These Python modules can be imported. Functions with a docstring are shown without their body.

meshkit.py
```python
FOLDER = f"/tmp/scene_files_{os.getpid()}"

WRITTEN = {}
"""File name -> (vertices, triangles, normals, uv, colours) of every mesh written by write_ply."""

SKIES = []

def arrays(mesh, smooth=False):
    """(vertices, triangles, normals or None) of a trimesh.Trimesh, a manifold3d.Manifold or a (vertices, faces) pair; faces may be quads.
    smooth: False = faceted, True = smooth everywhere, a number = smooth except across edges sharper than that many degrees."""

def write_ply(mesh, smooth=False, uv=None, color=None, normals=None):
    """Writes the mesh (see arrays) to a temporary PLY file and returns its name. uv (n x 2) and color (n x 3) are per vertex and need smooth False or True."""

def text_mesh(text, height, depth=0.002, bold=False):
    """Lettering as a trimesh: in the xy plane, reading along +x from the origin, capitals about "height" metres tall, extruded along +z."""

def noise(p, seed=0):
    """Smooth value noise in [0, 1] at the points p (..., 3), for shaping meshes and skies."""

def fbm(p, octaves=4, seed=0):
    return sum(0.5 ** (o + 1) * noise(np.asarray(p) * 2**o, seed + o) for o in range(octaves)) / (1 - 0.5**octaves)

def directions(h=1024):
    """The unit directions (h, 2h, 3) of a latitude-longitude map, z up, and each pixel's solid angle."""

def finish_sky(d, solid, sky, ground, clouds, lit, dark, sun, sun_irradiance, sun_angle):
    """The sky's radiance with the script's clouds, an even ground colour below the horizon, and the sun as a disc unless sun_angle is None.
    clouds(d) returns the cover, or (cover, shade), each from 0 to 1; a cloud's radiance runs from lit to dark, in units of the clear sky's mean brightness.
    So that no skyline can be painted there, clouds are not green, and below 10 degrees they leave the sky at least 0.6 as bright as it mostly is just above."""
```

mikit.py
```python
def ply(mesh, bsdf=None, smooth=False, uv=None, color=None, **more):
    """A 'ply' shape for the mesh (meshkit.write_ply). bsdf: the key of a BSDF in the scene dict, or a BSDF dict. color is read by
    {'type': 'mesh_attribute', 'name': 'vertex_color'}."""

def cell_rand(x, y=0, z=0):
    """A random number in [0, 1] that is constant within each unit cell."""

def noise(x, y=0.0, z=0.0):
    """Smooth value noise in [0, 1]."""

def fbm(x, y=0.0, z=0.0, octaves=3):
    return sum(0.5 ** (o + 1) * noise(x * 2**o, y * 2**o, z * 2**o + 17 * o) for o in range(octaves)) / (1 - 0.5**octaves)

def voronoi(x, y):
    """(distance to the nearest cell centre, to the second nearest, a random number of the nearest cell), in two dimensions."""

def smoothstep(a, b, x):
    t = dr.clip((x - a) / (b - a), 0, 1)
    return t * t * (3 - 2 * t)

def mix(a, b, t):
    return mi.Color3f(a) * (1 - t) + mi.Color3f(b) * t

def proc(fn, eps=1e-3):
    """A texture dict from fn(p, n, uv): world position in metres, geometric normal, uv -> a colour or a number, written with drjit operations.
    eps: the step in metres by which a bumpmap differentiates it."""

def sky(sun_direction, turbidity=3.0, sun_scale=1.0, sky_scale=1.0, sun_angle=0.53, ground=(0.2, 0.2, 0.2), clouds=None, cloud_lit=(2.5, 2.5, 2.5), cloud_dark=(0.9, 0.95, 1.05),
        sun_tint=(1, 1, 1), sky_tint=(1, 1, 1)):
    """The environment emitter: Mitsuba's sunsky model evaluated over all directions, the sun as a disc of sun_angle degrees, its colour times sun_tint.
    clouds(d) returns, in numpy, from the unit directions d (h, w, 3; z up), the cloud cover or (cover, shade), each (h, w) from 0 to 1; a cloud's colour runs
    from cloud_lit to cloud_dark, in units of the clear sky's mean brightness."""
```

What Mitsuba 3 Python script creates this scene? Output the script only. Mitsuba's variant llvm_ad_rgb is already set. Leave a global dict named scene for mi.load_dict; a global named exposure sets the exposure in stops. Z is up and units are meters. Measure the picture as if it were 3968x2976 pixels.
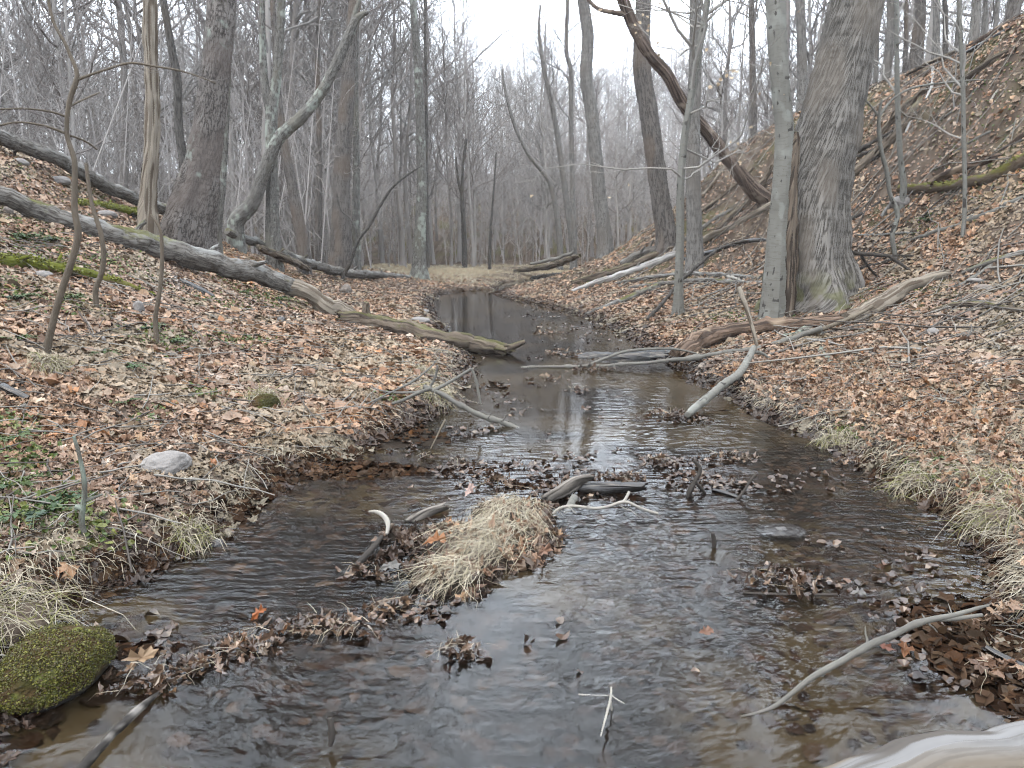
"""A shallow woodland stream in early spring: bare trees, leaf litter, fallen logs, an overcast sky."""
import math
import numpy as np, trimesh, mitsuba as mi, drjit as dr, mikit, meshkit
from scipy.interpolate import PchipInterpolator, RegularGridInterpolator
from mikit import noise, fbm, voronoi, smoothstep, mix, proc

T = mi.ScalarTransform4f
scene, labels = {}, {}
exposure = 4.4
# ---------------------------------------------------------------- camera and sky
PITCH = math.radians(10.788)
scene['camera'] = {'type': 'perspective', 'fov': 69.375, 'fov_axis': 'x', 'near_clip': .05, 'far_clip': 900.,
                   'to_world': T().look_at(origin=[0, 0, 1.5], target=[0, math.cos(PITCH), 1.5 - math.sin(PITCH)], up=[0, 0, 1])}
scene['sky'] = mikit.sky((-.25, -.35, .9), turbidity=3, sun_scale=.08, sun_angle=30, clouds=lambda d: 1.0, cloud_lit=(2.25, 2.5, 2.8), cloud_dark=(.9, .95, 1.05), ground=(.12, .1, .08))
HAZE = .0007  # added air, stands in for lens veiling glare over the far wood
scene['air'] = {'type': 'homogeneous', 'albedo': {'type': 'rgb', 'value': [.95, .95, .95]}, 'sigma_t': HAZE}
scene['haze'] = {'type': 'cube', 'to_world': T().translate([0, 145, 20.4]).scale([262, 187, 22]), 'bsdf': {'type': 'null'}, 'interior': {'type': 'ref', 'id': 'air'}}
scene['camera']['medium'] = {'type': 'ref', 'id': 'air'}
labels['haze'] = {'kind': 'stuff', 'label': 'added thin grey air softening the far wood like lens glare', 'category': 'haze'}
# ---------------------------------------------------------------- terrain heights (metres; water level is z = 0)
_Y = np.array([-30, 0, 2.0, 2.8, 3.2, 3.5, 4.1, 4.7, 5.4, 6.2, 6.6, 8.1, 9.3, 10.7, 13.1, 16, 18.8, 21.3, 22.9, 24.5, 28.3, 31.5, 36, 45, 70, 400])
_XL = np.array([-1.5, -1.5, -1.62, -1.95, -1.72, -1.58, -1.48, -1.40, -1.11, -.83, -.62, -.55, -.56, -.85, -1.25, -1.75, -2.07, -2.2, -1.95, -.6, -.28, 1.6, 5, 10, 22, 150])
_XR = np.array([1.6, 1.6, 1.72, 2.05, 2.28, 2.4, 2.5, 2.52, 2.46, 2.27, 2.22, 2.06, 2.1, 1.92, 1.88, 1.4, .5, -.25, -.45, -.1, .7, 3.3, 6.4, 11.5, 24, 152])
_XLf, _XRf = PchipInterpolator(_Y, _XL), PchipInterpolator(_Y, _XR)
_DL = np.array([0, .2, .6, 1.5, 2.2, 4, 6, 8, 10, 14, 30, 300])
_YL = np.array([-30, 2, 5, 8, 11, 14, 18, 22, 26, 40, 60, 400])
_ZL = np.array([
    [.03, .13, .24, .48, .72, 1.5, 2.3, 3.1, 3.8, 4.2, 4.5, 4.5],
    [.03, .13, .24, .45, .68, 1.4, 2.3, 3.1, 3.8, 4.2, 4.5, 4.5],
    [.03, .11, .20, .40, .62, 1.25, 2.0, 2.9, 3.6, 3.9, 4.2, 4.2],
    [.03, .11, .19, .35, .50, 1.15, 1.9, 3.0, 3.7, 3.9, 4.1, 4.1],
    [.03, .11, .18, .31, .46, 1.15, 2.0, 3.25, 3.9, 4.1, 4.1, 4.1],
    [.03, .10, .17, .28, .42, 1.15, 2.2, 3.45, 3.9, 3.9, 3.8, 3.8],
    [.03, .09, .14, .22, .32, 1.0, 1.95, 2.8, 2.9, 2.6, 2.4, 2.4],
    [.03, .08, .12, .20, .30, .65, 1.15, 1.3, 1.2, .9, .8, .8],
    [.02, .06, .10, .16, .22, .45, .70, .75, .7, .6, .5, .5],
    [.02, .06, .10, .14, .17, .22, .28, .30, .3, .3, .3, .3],
    [.02, .06, .10, .14, .17, .22, .28, .30, .3, .3, .3, .3],
    [.02, .06, .10, .14, .17, .22, .28, .30, .3, .3, .3, .3]])
_DR = np.array([0, .2, .6, 1.1, 2, 2.7, 4, 5.3, 6.5, 7.5, 9, 12, 30, 300])
_YR = np.array([-30, 2, 5, 9, 12, 14, 18, 22, 26, 32, 42, 60, 400])
_ZR = np.array([
    [.03, .15, .20, .30, .45, .60, 1.0, 2.0, 3.2, 4.2, 5.0, 5.3, 5.6, 5.6],
    [.03, .15, .20, .30, .45, .60, 1.0, 2.0, 3.2, 4.2, 5.0, 5.3, 5.6, 5.6],
    [.03, .13, .20, .31, .45, .60, 1.0, 1.9, 3.2, 4.3, 5.1, 5.3, 5.6, 5.6],
    [.03, .12, .18, .28, .40, .52, 1.0, 2.0, 3.4, 4.5, 5.2, 5.4, 5.6, 5.6],
    [.03, .10, .17, .26, .42, .58, 1.2, 2.4, 4.0, 5.3, 6.1, 6.4, 6.6, 6.6],
    [.03, .09, .16, .25, .42, .66, 1.4, 2.7, 4.4, 5.5, 6.1, 6.4, 6.6, 6.6],
    [.03, .08, .15, .22, .40, .62, 1.3, 2.6, 3.8, 4.8, 5.6, 5.9, 6.2, 6.2],
    [.03, .08, .14, .25, .48, .72, 1.3, 2.3, 3.6, 4.6, 5.2, 5.4, 5.6, 5.6],
    [.03, .08, .14, .28, .60, .95, 1.6, 2.5, 3.4, 4.0, 4.4, 4.6, 4.8, 4.8],
    [.02, .07, .12, .18, .32, .50, .85, 1.3, 1.7, 2.0, 2.3, 2.6, 3.0, 3.0],
    [.02, .06, .10, .14, .18, .24, .35, .50, .7, .8, 1.0, 1.2, 1.6, 1.6],
    [.02, .06, .10, .14, .17, .20, .22, .25, .28, .3, .3, .3, .3, .3],
    [.02, .06, .10, .14, .17, .20, .22, .25, .28, .3, .3, .3, .3, .3]])
_tab = {}
def _profile(key, Y, D, Z, y, d):
    """Bank height at distance d from the water's edge, smooth in both directions (a fine table, looked up)."""
    if key not in _tab:
        yy = np.concatenate([np.linspace(-30, 2, 9)[:-1], np.arange(2, 60, .25), np.linspace(60, 400, 12)])
        dd = np.concatenate([np.arange(0, 3, .05), np.arange(3, 16, .2), np.linspace(16, 300, 60)])
        rows = PchipInterpolator(D, Z, axis=1)(dd)
        _tab[key] = RegularGridInterpolator((yy, dd), PchipInterpolator(Y, rows, axis=0)(yy), bounds_error=False, fill_value=None)
    return _tab[key](np.stack([np.clip(y, -29.9, 399), np.clip(d, 0, 299)], -1))

def _sm(a, b, x):
    t = np.clip((x - a) / (b - a), 0, 1)
    return t * t * (3 - 2 * t)

def _n2(x, y, f, seed=0, octaves=3):
    return meshkit.fbm(np.stack([x * f, y * f, np.zeros_like(x)], -1), octaves, seed) - .5

SHOALS = [(.15, 4.45, .5, .2), (-.75, 5.6, .5, .3), (.55, 6.5, .35, .12), (1.75, 3.5, .35, .15), (-.35, 4.75, .9, .2), (.75, 4.95, .6, .16), (1.35, 4.6, .5, .25), (1.3, 12.6, .6, 2.0), (.85, 15.6, .5, 1.7), (-1.0, 2.55, .75, .16), (-.35, 2.8, .5, .14), (1.35, 3.2, .45, .16),
          (1.35, 6.3, .45, .18), (.7, 9.9, .6, .35), (-.1, 7.6, .3, .5), (.25, 7.9, .25, .35), (1.75, 2.6, .3, .4), (-.4, 22.6, .5, 1.0)]

def edges(x, y):
    """Distances outside the left and the right water's edge (negative in the stream)."""
    w = .16 * _n2(x, y, 2.3, 5) + .22 * _n2(x, y, .7, 6, 2)
    return _XLf(np.clip(y, -30, 400)) - x + w, x - _XRf(np.clip(y, -30, 400)) + w

def shoal(x, y):
    s = np.zeros_like(x)
    for cx, cy, rx, ry in SHOALS:
        s = np.maximum(s, np.exp(-((x - cx) / rx) ** 2 - ((y - cy) / ry) ** 2))
    return s

def height(x, y, detail=True):
    x, y = np.broadcast_arrays(np.asarray(x, float), np.asarray(y, float))
    shape = x.shape
    x, y = x.ravel(), y.ravel()
    dl, dr = edges(x, y)
    z = np.where(dl > dr, _profile("l", _YL, _DL, _ZL, y, np.maximum(dl, 0)), _profile("r", _YR, _DR, _ZR, y, np.maximum(dr, 0)))
    out = np.maximum(dl, dr)
    bed = -.03 - .11 * _sm(0, .9, -out) - .04 * _sm(6, 12, y)
    bed = bed + (.10 * _n2(x, y, 1.1, 9) * _sm(0, .4, -out)) + shoal(x, y) * .105
    bed = np.minimum(bed, .012)
    z = np.where(out > 0, z, np.where(out > -.12, z * (1 + out / .12) + bed * (-out / .12), bed))
    hill = np.maximum(y - 42 + 6 * _n2(x, y, .02, 3), 0)
    z = z + np.where(hill > 0, .13 * hill * _sm(0, 20, hill), 0) * (1 - .45 * _sm(110, 240, hill))
    if detail:
        land = _sm(.05, .5, out)
        z = z + land * (.10 * _n2(x, y, 1.3, 21) + .05 * _n2(x, y, 4, 22)) + _sm(1.5, 5, out) * .35 * _n2(x, y, .45, 23, 2) * (y > -50)
        z = z + .018 * _n2(x, y, 14, 24, 2) * _sm(-.02, .1, out)
    return z.reshape(shape)
DATA = [
    ('bare_tree', 'largest tree in view, thick leaning trunk with furrowed grey bark on the right bank', 'tree', 'bark_furrow', [(4.593, 11.4, 0.295, 0.561), (4.593, 11.4, 0.565, 0.519), (4.475, 11.4, 1.258, 0.471), (4.488, 11.4, 2.012, 0.459), (4.631, 11.4, 3.01, 0.43), (4.776, 11.4, 3.975, 0.393), (4.917, 11.4, 4.908, 0.367)], 'tree', {'flare': 0.62, 'crown': (7, 1), 'ground': 0.545, 'top': 19}),
    ('bare_tree', 'smooth pale grey trunk standing tight against the left side of the largest tree', 'tree', 'bark_smooth', [(3.884, 11.0, 0.137, 0.193), (3.884, 11.0, 0.644, 0.178), (3.884, 11.0, 1.666, 0.155), (3.893, 11.0, 2.319, 0.14), (3.882, 11.0, 2.957, 0.129), (3.787, 11.0, 3.581, 0.127), (3.7, 11.0, 4.191, 0.129), (3.635, 11.0, 4.789, 0.131)], 'tree', {'flare': 0.25, 'crown': (8, 2), 'ground': 0.387, 'top': 17}),
    ('bare_tree', 'thin pale grey trunk right of the stream in front of a thicker grey trunk', 'tree', 'bark_smooth', [(2.918, 13.0, 0.007, 0.097), (2.918, 13.0, 0.277, 0.089), (2.909, 13.0, 0.746, 0.077), (2.899, 13.0, 1.547, 0.072), (2.868, 13.0, 2.467, 0.067), (2.898, 13.0, 3.207, 0.062), (2.967, 13.0, 3.762, 0.058), (3.042, 13.0, 4.315, 0.057), (3.116, 13.0, 4.852, 0.053), (3.18, 13.0, 5.387, 0.049)], 'tree', {'flare': 0.3, 'crown': (5, 3), 'wide': 1, 'ground': 0.257, 'top': 12}),
    ('bare_tree', 'straight grey trunk directly behind the thin pale tree, beside the white fallen log', 'tree', 'bark_grey', [(4.219, 17.3, 0.601, 0.214), (4.219, 17.3, 0.871, 0.198), (4.111, 17.3, 2.757, 0.163), (4.042, 17.3, 4.265, 0.15), (4.026, 17.3, 5.485, 0.137), (3.981, 17.3, 6.672, 0.13)], 'tree', {'flare': 0.2, 'crown': (8, 4), 'ground': 0.851, 'top': 18}),
    ('bare_tree', 'brown grey trunk crossed near the top by the leaning broken dead tree', 'tree', 'bark_brown', [(4.113, 20.0, 1.1, 0.286), (4.113, 20.0, 1.37, 0.265), (3.874, 20.0, 2.777, 0.243), (3.54, 20.0, 4.697, 0.238), (3.291, 20.0, 6.107, 0.223), (3.293, 20.0, 7.479, 0.191)], 'tree', {'flare': 0.2, 'crown': (8, 5), 'ground': 1.35, 'top': 18}),
    ('bare_tree', 'gently S-curved grey trunk left of the leaning dead tree on the right slope', 'tree', 'bark_grey', [(3.1, 25.0, 0.802, 0.266), (3.1, 25.0, 1.072, 0.247), (2.833, 25.0, 3.36, 0.22), (2.578, 25.0, 5.496, 0.209), (2.357, 25.0, 6.913, 0.199), (2.4, 25.0, 7.781, 0.19), (2.232, 25.0, 8.974, 0.181)], 'tree', {'flare': 0.2, 'crown': (10, 6), 'ground': 1.052, 'top': 18}),
    ('bare_tree', 'grey tree with pale lichened foot standing alone on the flat left of the stream', 'tree', 'bark_lichen', [(-3.259, 26.4, 0.022, 0.318), (-3.259, 26.4, 0.292, 0.295), (-3.259, 26.4, 0.94, 0.22), (-3.197, 26.4, 2.214, 0.194), (-3.12, 26.4, 3.464, 0.176), (-3.116, 26.4, 4.996, 0.158), (-3.158, 26.4, 7.231, 0.14), (-3.275, 26.4, 9.393, 0.107)], 'tree', {'flare': 0.35, 'crown': (9, 7), 'ground': 0.272, 'top': 17}),
    ('bare_tree', 'dark brown shaggy trunk behind the curved lichened tree, green moss at its foot', 'tree', 'bark_brown', [(-5.452, 24.0, 0.328, 0.368), (-5.452, 24.0, 0.961, 0.341), (-5.352, 24.0, 3.286, 0.262), (-5.134, 24.0, 5.363, 0.236), (-4.909, 24.0, 7.372, 0.197), (-4.716, 24.0, 8.675, 0.181)], 'tree', {'flare': 0.25, 'crown': (8, 8), 'ground': 0.578, 'top': 18}),
    ('bare_tree', 'narrow trunk streaked with white, close on the right of the dark shaggy trunk', 'tree', 'bark_lichen', [(-5.144, 24.8, 0.325, 0.165), (-5.144, 24.8, 0.944, 0.153), (-5.021, 24.8, 4.069, 0.112), (-4.967, 24.8, 6.192, 0.088), (-4.816, 24.8, 8.914, 0.065)], 'tree', {'crown': (9, 9), 'ground': 0.575, 'top': 14}),
    ('bare_tree', 'curved tree with grey green lichen, leaning far right to a broken tip', 'tree', 'bark_lichen', [(-6.808, 18.6, 1.101, 0.205), (-6.808, 18.6, 1.914, 0.19), (-6.352, 18.6, 2.445, 0.169), (-5.958, 18.6, 3.319, 0.148), (-5.581, 18.6, 4.017, 0.147), (-5.057, 18.6, 4.441, 0.136), (-4.47, 18.6, 5.123, 0.116), (-4.053, 18.6, 5.846, 0.12), (-3.792, 18.6, 6.356, 0.11), (-3.616, 18.6, 6.68, 0.081), (-3.363, 18.6, 6.8, 0.048)], 'tree', {'flare': 0.2, 'ground': 1.351, 'top': 0, 'branches': [[(-3.794, 18.6, 6.305, 0.076), (-3.697, 18.698, 6.788, 0.054), (-3.59, 18.766, 7.11, 0.049), (-3.44, 18.9, 7.755, 0.038)]]}),
    ('bare_tree', 'forked tree with dark rings, splitting in two behind the curved lichened tree', 'tree', 'bark_lichen', [(-6.0, 18.9, 0.61, 0.195), (-6.0, 18.9, 1.42, 0.18), (-5.933, 18.9, 2.906, 0.149), (-5.889, 18.9, 4.003, 0.147), (-5.838, 18.9, 4.649, 0.141), (-5.682, 18.9, 5.393, 0.117), (-5.548, 18.9, 6.331, 0.105), (-5.456, 18.9, 7.15, 0.099)], 'tree', {'flare': 0.2, 'crown': (8, 10), 'ground': 0.86, 'top': 14, 'branches': [[(-5.845, 18.9, 4.542, 0.113), (-5.955, 18.851, 5.225, 0.1), (-5.935, 18.788, 6.097, 0.077), (-5.859, 18.715, 7.095, 0.065), (-5.71, 18.607, 8.538, 0.048), (-5.671, 18.5, 9.917, 0.026)]]}),
    ('bare_tree', 'trunk leaning left behind the foot of the forked tree, brown and bare', 'tree', 'bark_brown', [(-5.823, 21.0, 0.346, 0.217), (-5.823, 21.0, 0.99, 0.201), (-5.964, 21.0, 2.443, 0.16), (-6.1, 21.0, 3.431, 0.14), (-6.211, 21.0, 4.161, 0.126), (-6.297, 21.0, 5.473, 0.1), (-6.298, 21.0, 7.097, 0.074)], 'tree', {'crown': (7, 11), 'ground': 0.596, 'top': 13}),
    ('bare_tree', 'slim straight dark trunk between the forked tree and the dark shaggy trunk', 'tree', 'bark_brown', [(-6.68, 26.0, 0.483, 0.147), (-6.68, 26.0, 0.853, 0.136), (-6.481, 26.0, 4.943, 0.093), (-6.435, 26.0, 7.144, 0.084), (-6.357, 26.0, 8.43, 0.068), (-6.24, 26.0, 9.273, 0.068)], 'tree', {'crown': (9, 12), 'ground': 0.733, 'top': 15}),
    ('bare_tree', 'thick trunk with flaking brown bark on the left slope, moss on its left foot', 'tree', 'bark_shaggy', [(-5.849, 13.6, 1.062, 0.434), (-5.849, 13.6, 1.332, 0.402), (-5.749, 13.6, 1.949, 0.366), (-5.624, 13.6, 2.368, 0.33), (-5.37, 13.6, 3.301, 0.269), (-5.206, 13.6, 4.073, 0.25), (-4.935, 13.6, 5.566, 0.229)], 'tree', {'flare': 0.25, 'crown': (8, 13), 'ground': 1.312, 'top': 19}),
    ('bare_tree', 'narrow lichened trunk half hidden by the right edge of the flaking brown trunk', 'tree', 'bark_lichen', [(-6.021, 15.4, 1.034, 0.102), (-6.021, 15.4, 1.5, 0.095), (-5.842, 15.4, 2.646, 0.075), (-5.671, 15.4, 3.979, 0.069), (-5.446, 15.4, 6.104, 0.058)], 'tree', {'crown': (9, 14), 'ground': 1.284, 'top': 13}),
    ('dead_tree', 'bare tan snag without bark left of the flaking brown trunk', 'tree', 'wood_pale', [(-6.055, 12.6, 1.228, 0.184), (-6.055, 12.6, 1.69, 0.17), (-6.008, 12.6, 2.289, 0.134), (-5.887, 12.6, 3.024, 0.117), (-5.801, 12.6, 3.884, 0.112), (-5.767, 12.6, 4.583, 0.111), (-5.719, 12.6, 5.267, 0.113)], 'tree', {'flare': 0.15, 'ground': 1.478, 'top': 11}),
    ('bare_tree', 'dark trunk curving to the left between the tan snag and the flaking brown trunk', 'tree', 'bark_dark', [(-7.337, 17.0, 1.584, 0.106), (-7.337, 17.0, 2.364, 0.098), (-7.276, 17.0, 3.231, 0.092), (-7.315, 17.0, 3.975, 0.091), (-7.264, 17.0, 4.944, 0.09), (-7.334, 17.0, 5.65, 0.08), (-7.421, 17.0, 6.582, 0.069)], 'tree', {'crown': (8, 15), 'ground': 1.834, 'top': 15}),
    ('dead_tree', 'broken dead tree leaning left across the brown grey trunk, red brown wood without bark', 'tree', 'wood_red', [(6.031, 18.0, 2.188, 0.221), (6.031, 18.0, 2.458, 0.205), (5.721, 17.916, 2.665, 0.185), (5.079, 17.74, 3.307, 0.155), (4.468, 17.563, 3.927, 0.138), (3.728, 17.351, 4.646, 0.131), (3.388, 17.197, 5.147, 0.129), (3.056, 17.104, 5.44, 0.128), (2.63, 16.937, 5.959, 0.122), (2.458, 16.836, 6.261, 0.117), (2.241, 16.696, 6.67, 0.107), (2.046, 16.5, 7.223, 0.081)], 'tree', {'ground': 2.438, 'top': 0, 'branches': [[(2.404, 16.8, 6.251, 0.068), (2.136, 16.775, 6.271, 0.049), (1.889, 16.752, 6.31, 0.044), (1.71, 16.734, 6.395, 0.039), (1.507, 16.7, 6.672, 0.029)]]}),
    ('ridge_tree', 'thickest grey trunk on the right ridge, in the middle of its skyline', 'tree', 'bark_brown', [(10.754, 21.0, 5.25, 0.187), (10.754, 21.0, 6.059, 0.173), (10.776, 21.0, 6.983, 0.158), (10.692, 21.0, 8.451, 0.135)], 'tree', {'crown': (7, 30), 'ground': 5.5, 'top': 13}),
    ('ridge_tree', 'slim bare grey trunk standing on the skyline of the right ridge', 'tree', 'bark_grey', [(10.261, 21.5, 5.122, 0.116), (10.261, 21.5, 6.048, 0.108), (10.255, 21.5, 7.043, 0.098), (10.142, 21.5, 8.616, 0.084)], 'tree', {'crown': (7, 31), 'ground': 5.372, 'top': 14, 'group': 'trees along the top of the right ridge'}),
    ('ridge_tree', 'slim bare grey trunk standing on the skyline of the right ridge', 'tree', 'bark_grey', [(10.749, 20.0, 5.296, 0.102), (10.749, 20.0, 6.063, 0.094), (10.699, 20.0, 6.852, 0.086), (10.551, 20.0, 8.12, 0.074)], 'tree', {'crown': (7, 32), 'ground': 5.546, 'top': 15, 'group': 'trees along the top of the right ridge'}),
    ('ridge_tree', 'slim bare grey trunk standing on the skyline of the right ridge', 'tree', 'bark_brown', [(12.088, 22.0, 5.206, 0.084), (12.088, 22.0, 6.58, 0.078), (12.015, 22.0, 7.424, 0.071), (11.835, 22.0, 8.781, 0.061)], 'tree', {'crown': (7, 33), 'ground': 5.456, 'top': 16, 'group': 'trees along the top of the right ridge'}),
    ('ridge_tree', 'slim bare grey trunk standing on the skyline of the right ridge', 'tree', 'bark_grey', [(10.503, 18.0, 5.443, 0.114), (10.503, 18.0, 6.121, 0.105), (10.496, 18.0, 6.622, 0.096), (10.409, 18.0, 7.458, 0.083)], 'tree', {'crown': (7, 34), 'ground': 5.693, 'top': 13, 'group': 'trees along the top of the right ridge'}),
    ('ridge_tree', 'slim bare grey trunk standing on the skyline of the right ridge', 'tree', 'bark_grey', [(11.316, 19.0, 5.497, 0.072), (11.316, 19.0, 6.502, 0.067), (11.292, 19.0, 6.98, 0.061), (11.184, 19.0, 7.789, 0.053)], 'tree', {'crown': (7, 35), 'ground': 5.747, 'top': 14, 'group': 'trees along the top of the right ridge'}),
    ('ridge_tree', 'pale grey trunk at the far right top of the ridge, cut by the picture edge', 'tree', 'bark_brown', [(11.302, 18.0, 5.587, 0.17), (11.302, 18.0, 6.376, 0.157), (11.335, 18.0, 6.773, 0.144), (11.29, 18.0, 7.458, 0.124)], 'tree', {'crown': (7, 36), 'ground': 5.837, 'top': 15}),
    ('ridge_tree', 'slim bare grey trunk standing on the skyline of the right ridge', 'tree', 'bark_grey', [(8.927, 24.0, 4.749, 0.169), (8.927, 24.0, 5.703, 0.157), (8.82, 24.0, 7.174, 0.143), (8.598, 24.0, 9.443, 0.122)], 'tree', {'crown': (7, 37), 'ground': 4.999, 'top': 16, 'group': 'trees along the top of the right ridge'}),
    ('ridge_tree', 'slim bare grey trunk standing on the skyline of the right ridge', 'tree', 'bark_grey', [(10.209, 22.0, 5.117, 0.077), (10.209, 22.0, 5.785, 0.072), (10.147, 22.0, 6.955, 0.065), (9.972, 22.0, 8.781, 0.056)], 'tree', {'crown': (7, 38), 'ground': 5.367, 'top': 13, 'group': 'trees along the top of the right ridge'}),
    ('ridge_tree', 'slim bare grey trunk standing on the skyline of the right ridge', 'tree', 'bark_brown', [(11.999, 24.0, 4.804, 0.076), (11.999, 24.0, 6.51, 0.071), (11.942, 24.0, 7.648, 0.065), (11.763, 24.0, 9.443, 0.055)], 'tree', {'crown': (7, 39), 'ground': 5.054, 'top': 14, 'group': 'trees along the top of the right ridge'}),
    ('ridge_tree', 'slim bare grey trunk standing on the skyline of the right ridge', 'tree', 'bark_grey', [(11.834, 21.0, 5.317, 0.08), (11.834, 21.0, 6.684, 0.074), (11.808, 21.0, 7.352, 0.067), (11.684, 21.0, 8.451, 0.058)], 'tree', {'crown': (7, 40), 'ground': 5.567, 'top': 15, 'group': 'trees along the top of the right ridge'}),
    ('ridge_tree', 'slim bare grey trunk standing on the skyline of the right ridge', 'tree', 'bark_grey', [(12.793, 21.0, 5.245, 0.066), (12.793, 21.0, 7.097, 0.061), (12.786, 21.0, 7.598, 0.056), (12.688, 21.0, 8.451, 0.048)], 'tree', {'crown': (7, 41), 'ground': 5.495, 'top': 16, 'group': 'trees along the top of the right ridge'}),
    ('bare_tree', 'slim dark trunk behind the hump at the near end of the right ridge', 'tree', 'bark_brown', [(9.355, 30.0, 2.337, 0.136), (9.355, 30.0, 5.645, 0.126), (9.193, 30.0, 8.012, 0.115), (9.009, 30.0, 10.469, 0.096)], 'tree', {'crown': (8, 45), 'ground': 2.587, 'top': 14}),
    ('bare_tree', 'slender tree leaning left with an open fork, in the gap of sky above the stream', 'tree', 'bark_grey', [(2.69, 33.0, -0.218, 0.165), (2.69, 33.0, 0.679, 0.153), (2.325, 33.0, 3.567, 0.13), (1.789, 33.0, 6.812, 0.108), (1.281, 33.0, 9.029, 0.087), (1.117, 33.0, 10.296, 0.058), (1.187, 33.0, 11.188, 0.038)], 'tree', {'crown': (7, 46), 'ground': 0.032, 'top': 0}),
    ('bare_tree', 'slender upright trunk just left of the S-curved grey trunk', 'tree', 'bark_grey', [(2.565, 31.0, -0.385, 0.145), (2.565, 31.0, 0.767, 0.134), (2.436, 31.0, 4.206, 0.103), (2.365, 31.0, 6.455, 0.092), (2.32, 31.0, 8.212, 0.091), (2.128, 31.0, 8.915, 0.082), (2.156, 31.0, 10.768, 0.072)], 'tree', {'crown': (7, 47), 'ground': -0.135, 'top': 13}),
    ('bare_tree', 'thin dark trunk against the pale sky right of the tree with lichened foot', 'tree', 'bark_dark', [(-3.83, 34.0, 0.103, 0.114), (-3.83, 34.0, 0.373, 0.105), (-3.841, 34.0, 3.63, 0.093), (-3.748, 34.0, 6.973, 0.071), (-3.726, 34.0, 9.819, 0.06), (-3.686, 34.0, 11.665, 0.059)], 'tree', {'crown': (8, 48), 'ground': 0.353, 'top': 15}),
    ('bare_tree', 'dark forked sapling-like trunk standing on the far flat near the picture centre', 'tree', 'bark_dark', [(-2.27, 36.0, 0.035, 0.144), (-2.27, 36.0, 0.407, 0.134), (-2.309, 36.0, 2.688, 0.11), (-2.363, 36.0, 3.649, 0.088), (-2.302, 36.0, 5.02, 0.065), (-2.114, 36.0, 6.268, 0.054)], 'tree', {'crown': (3, 49), 'ground': 0.285, 'top': 0, 'branches': [[(-2.342, 36.0, 3.585, 0.066), (-2.534, 36.087, 4.397, 0.055), (-2.636, 36.2, 5.46, 0.044)]]}),
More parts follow.
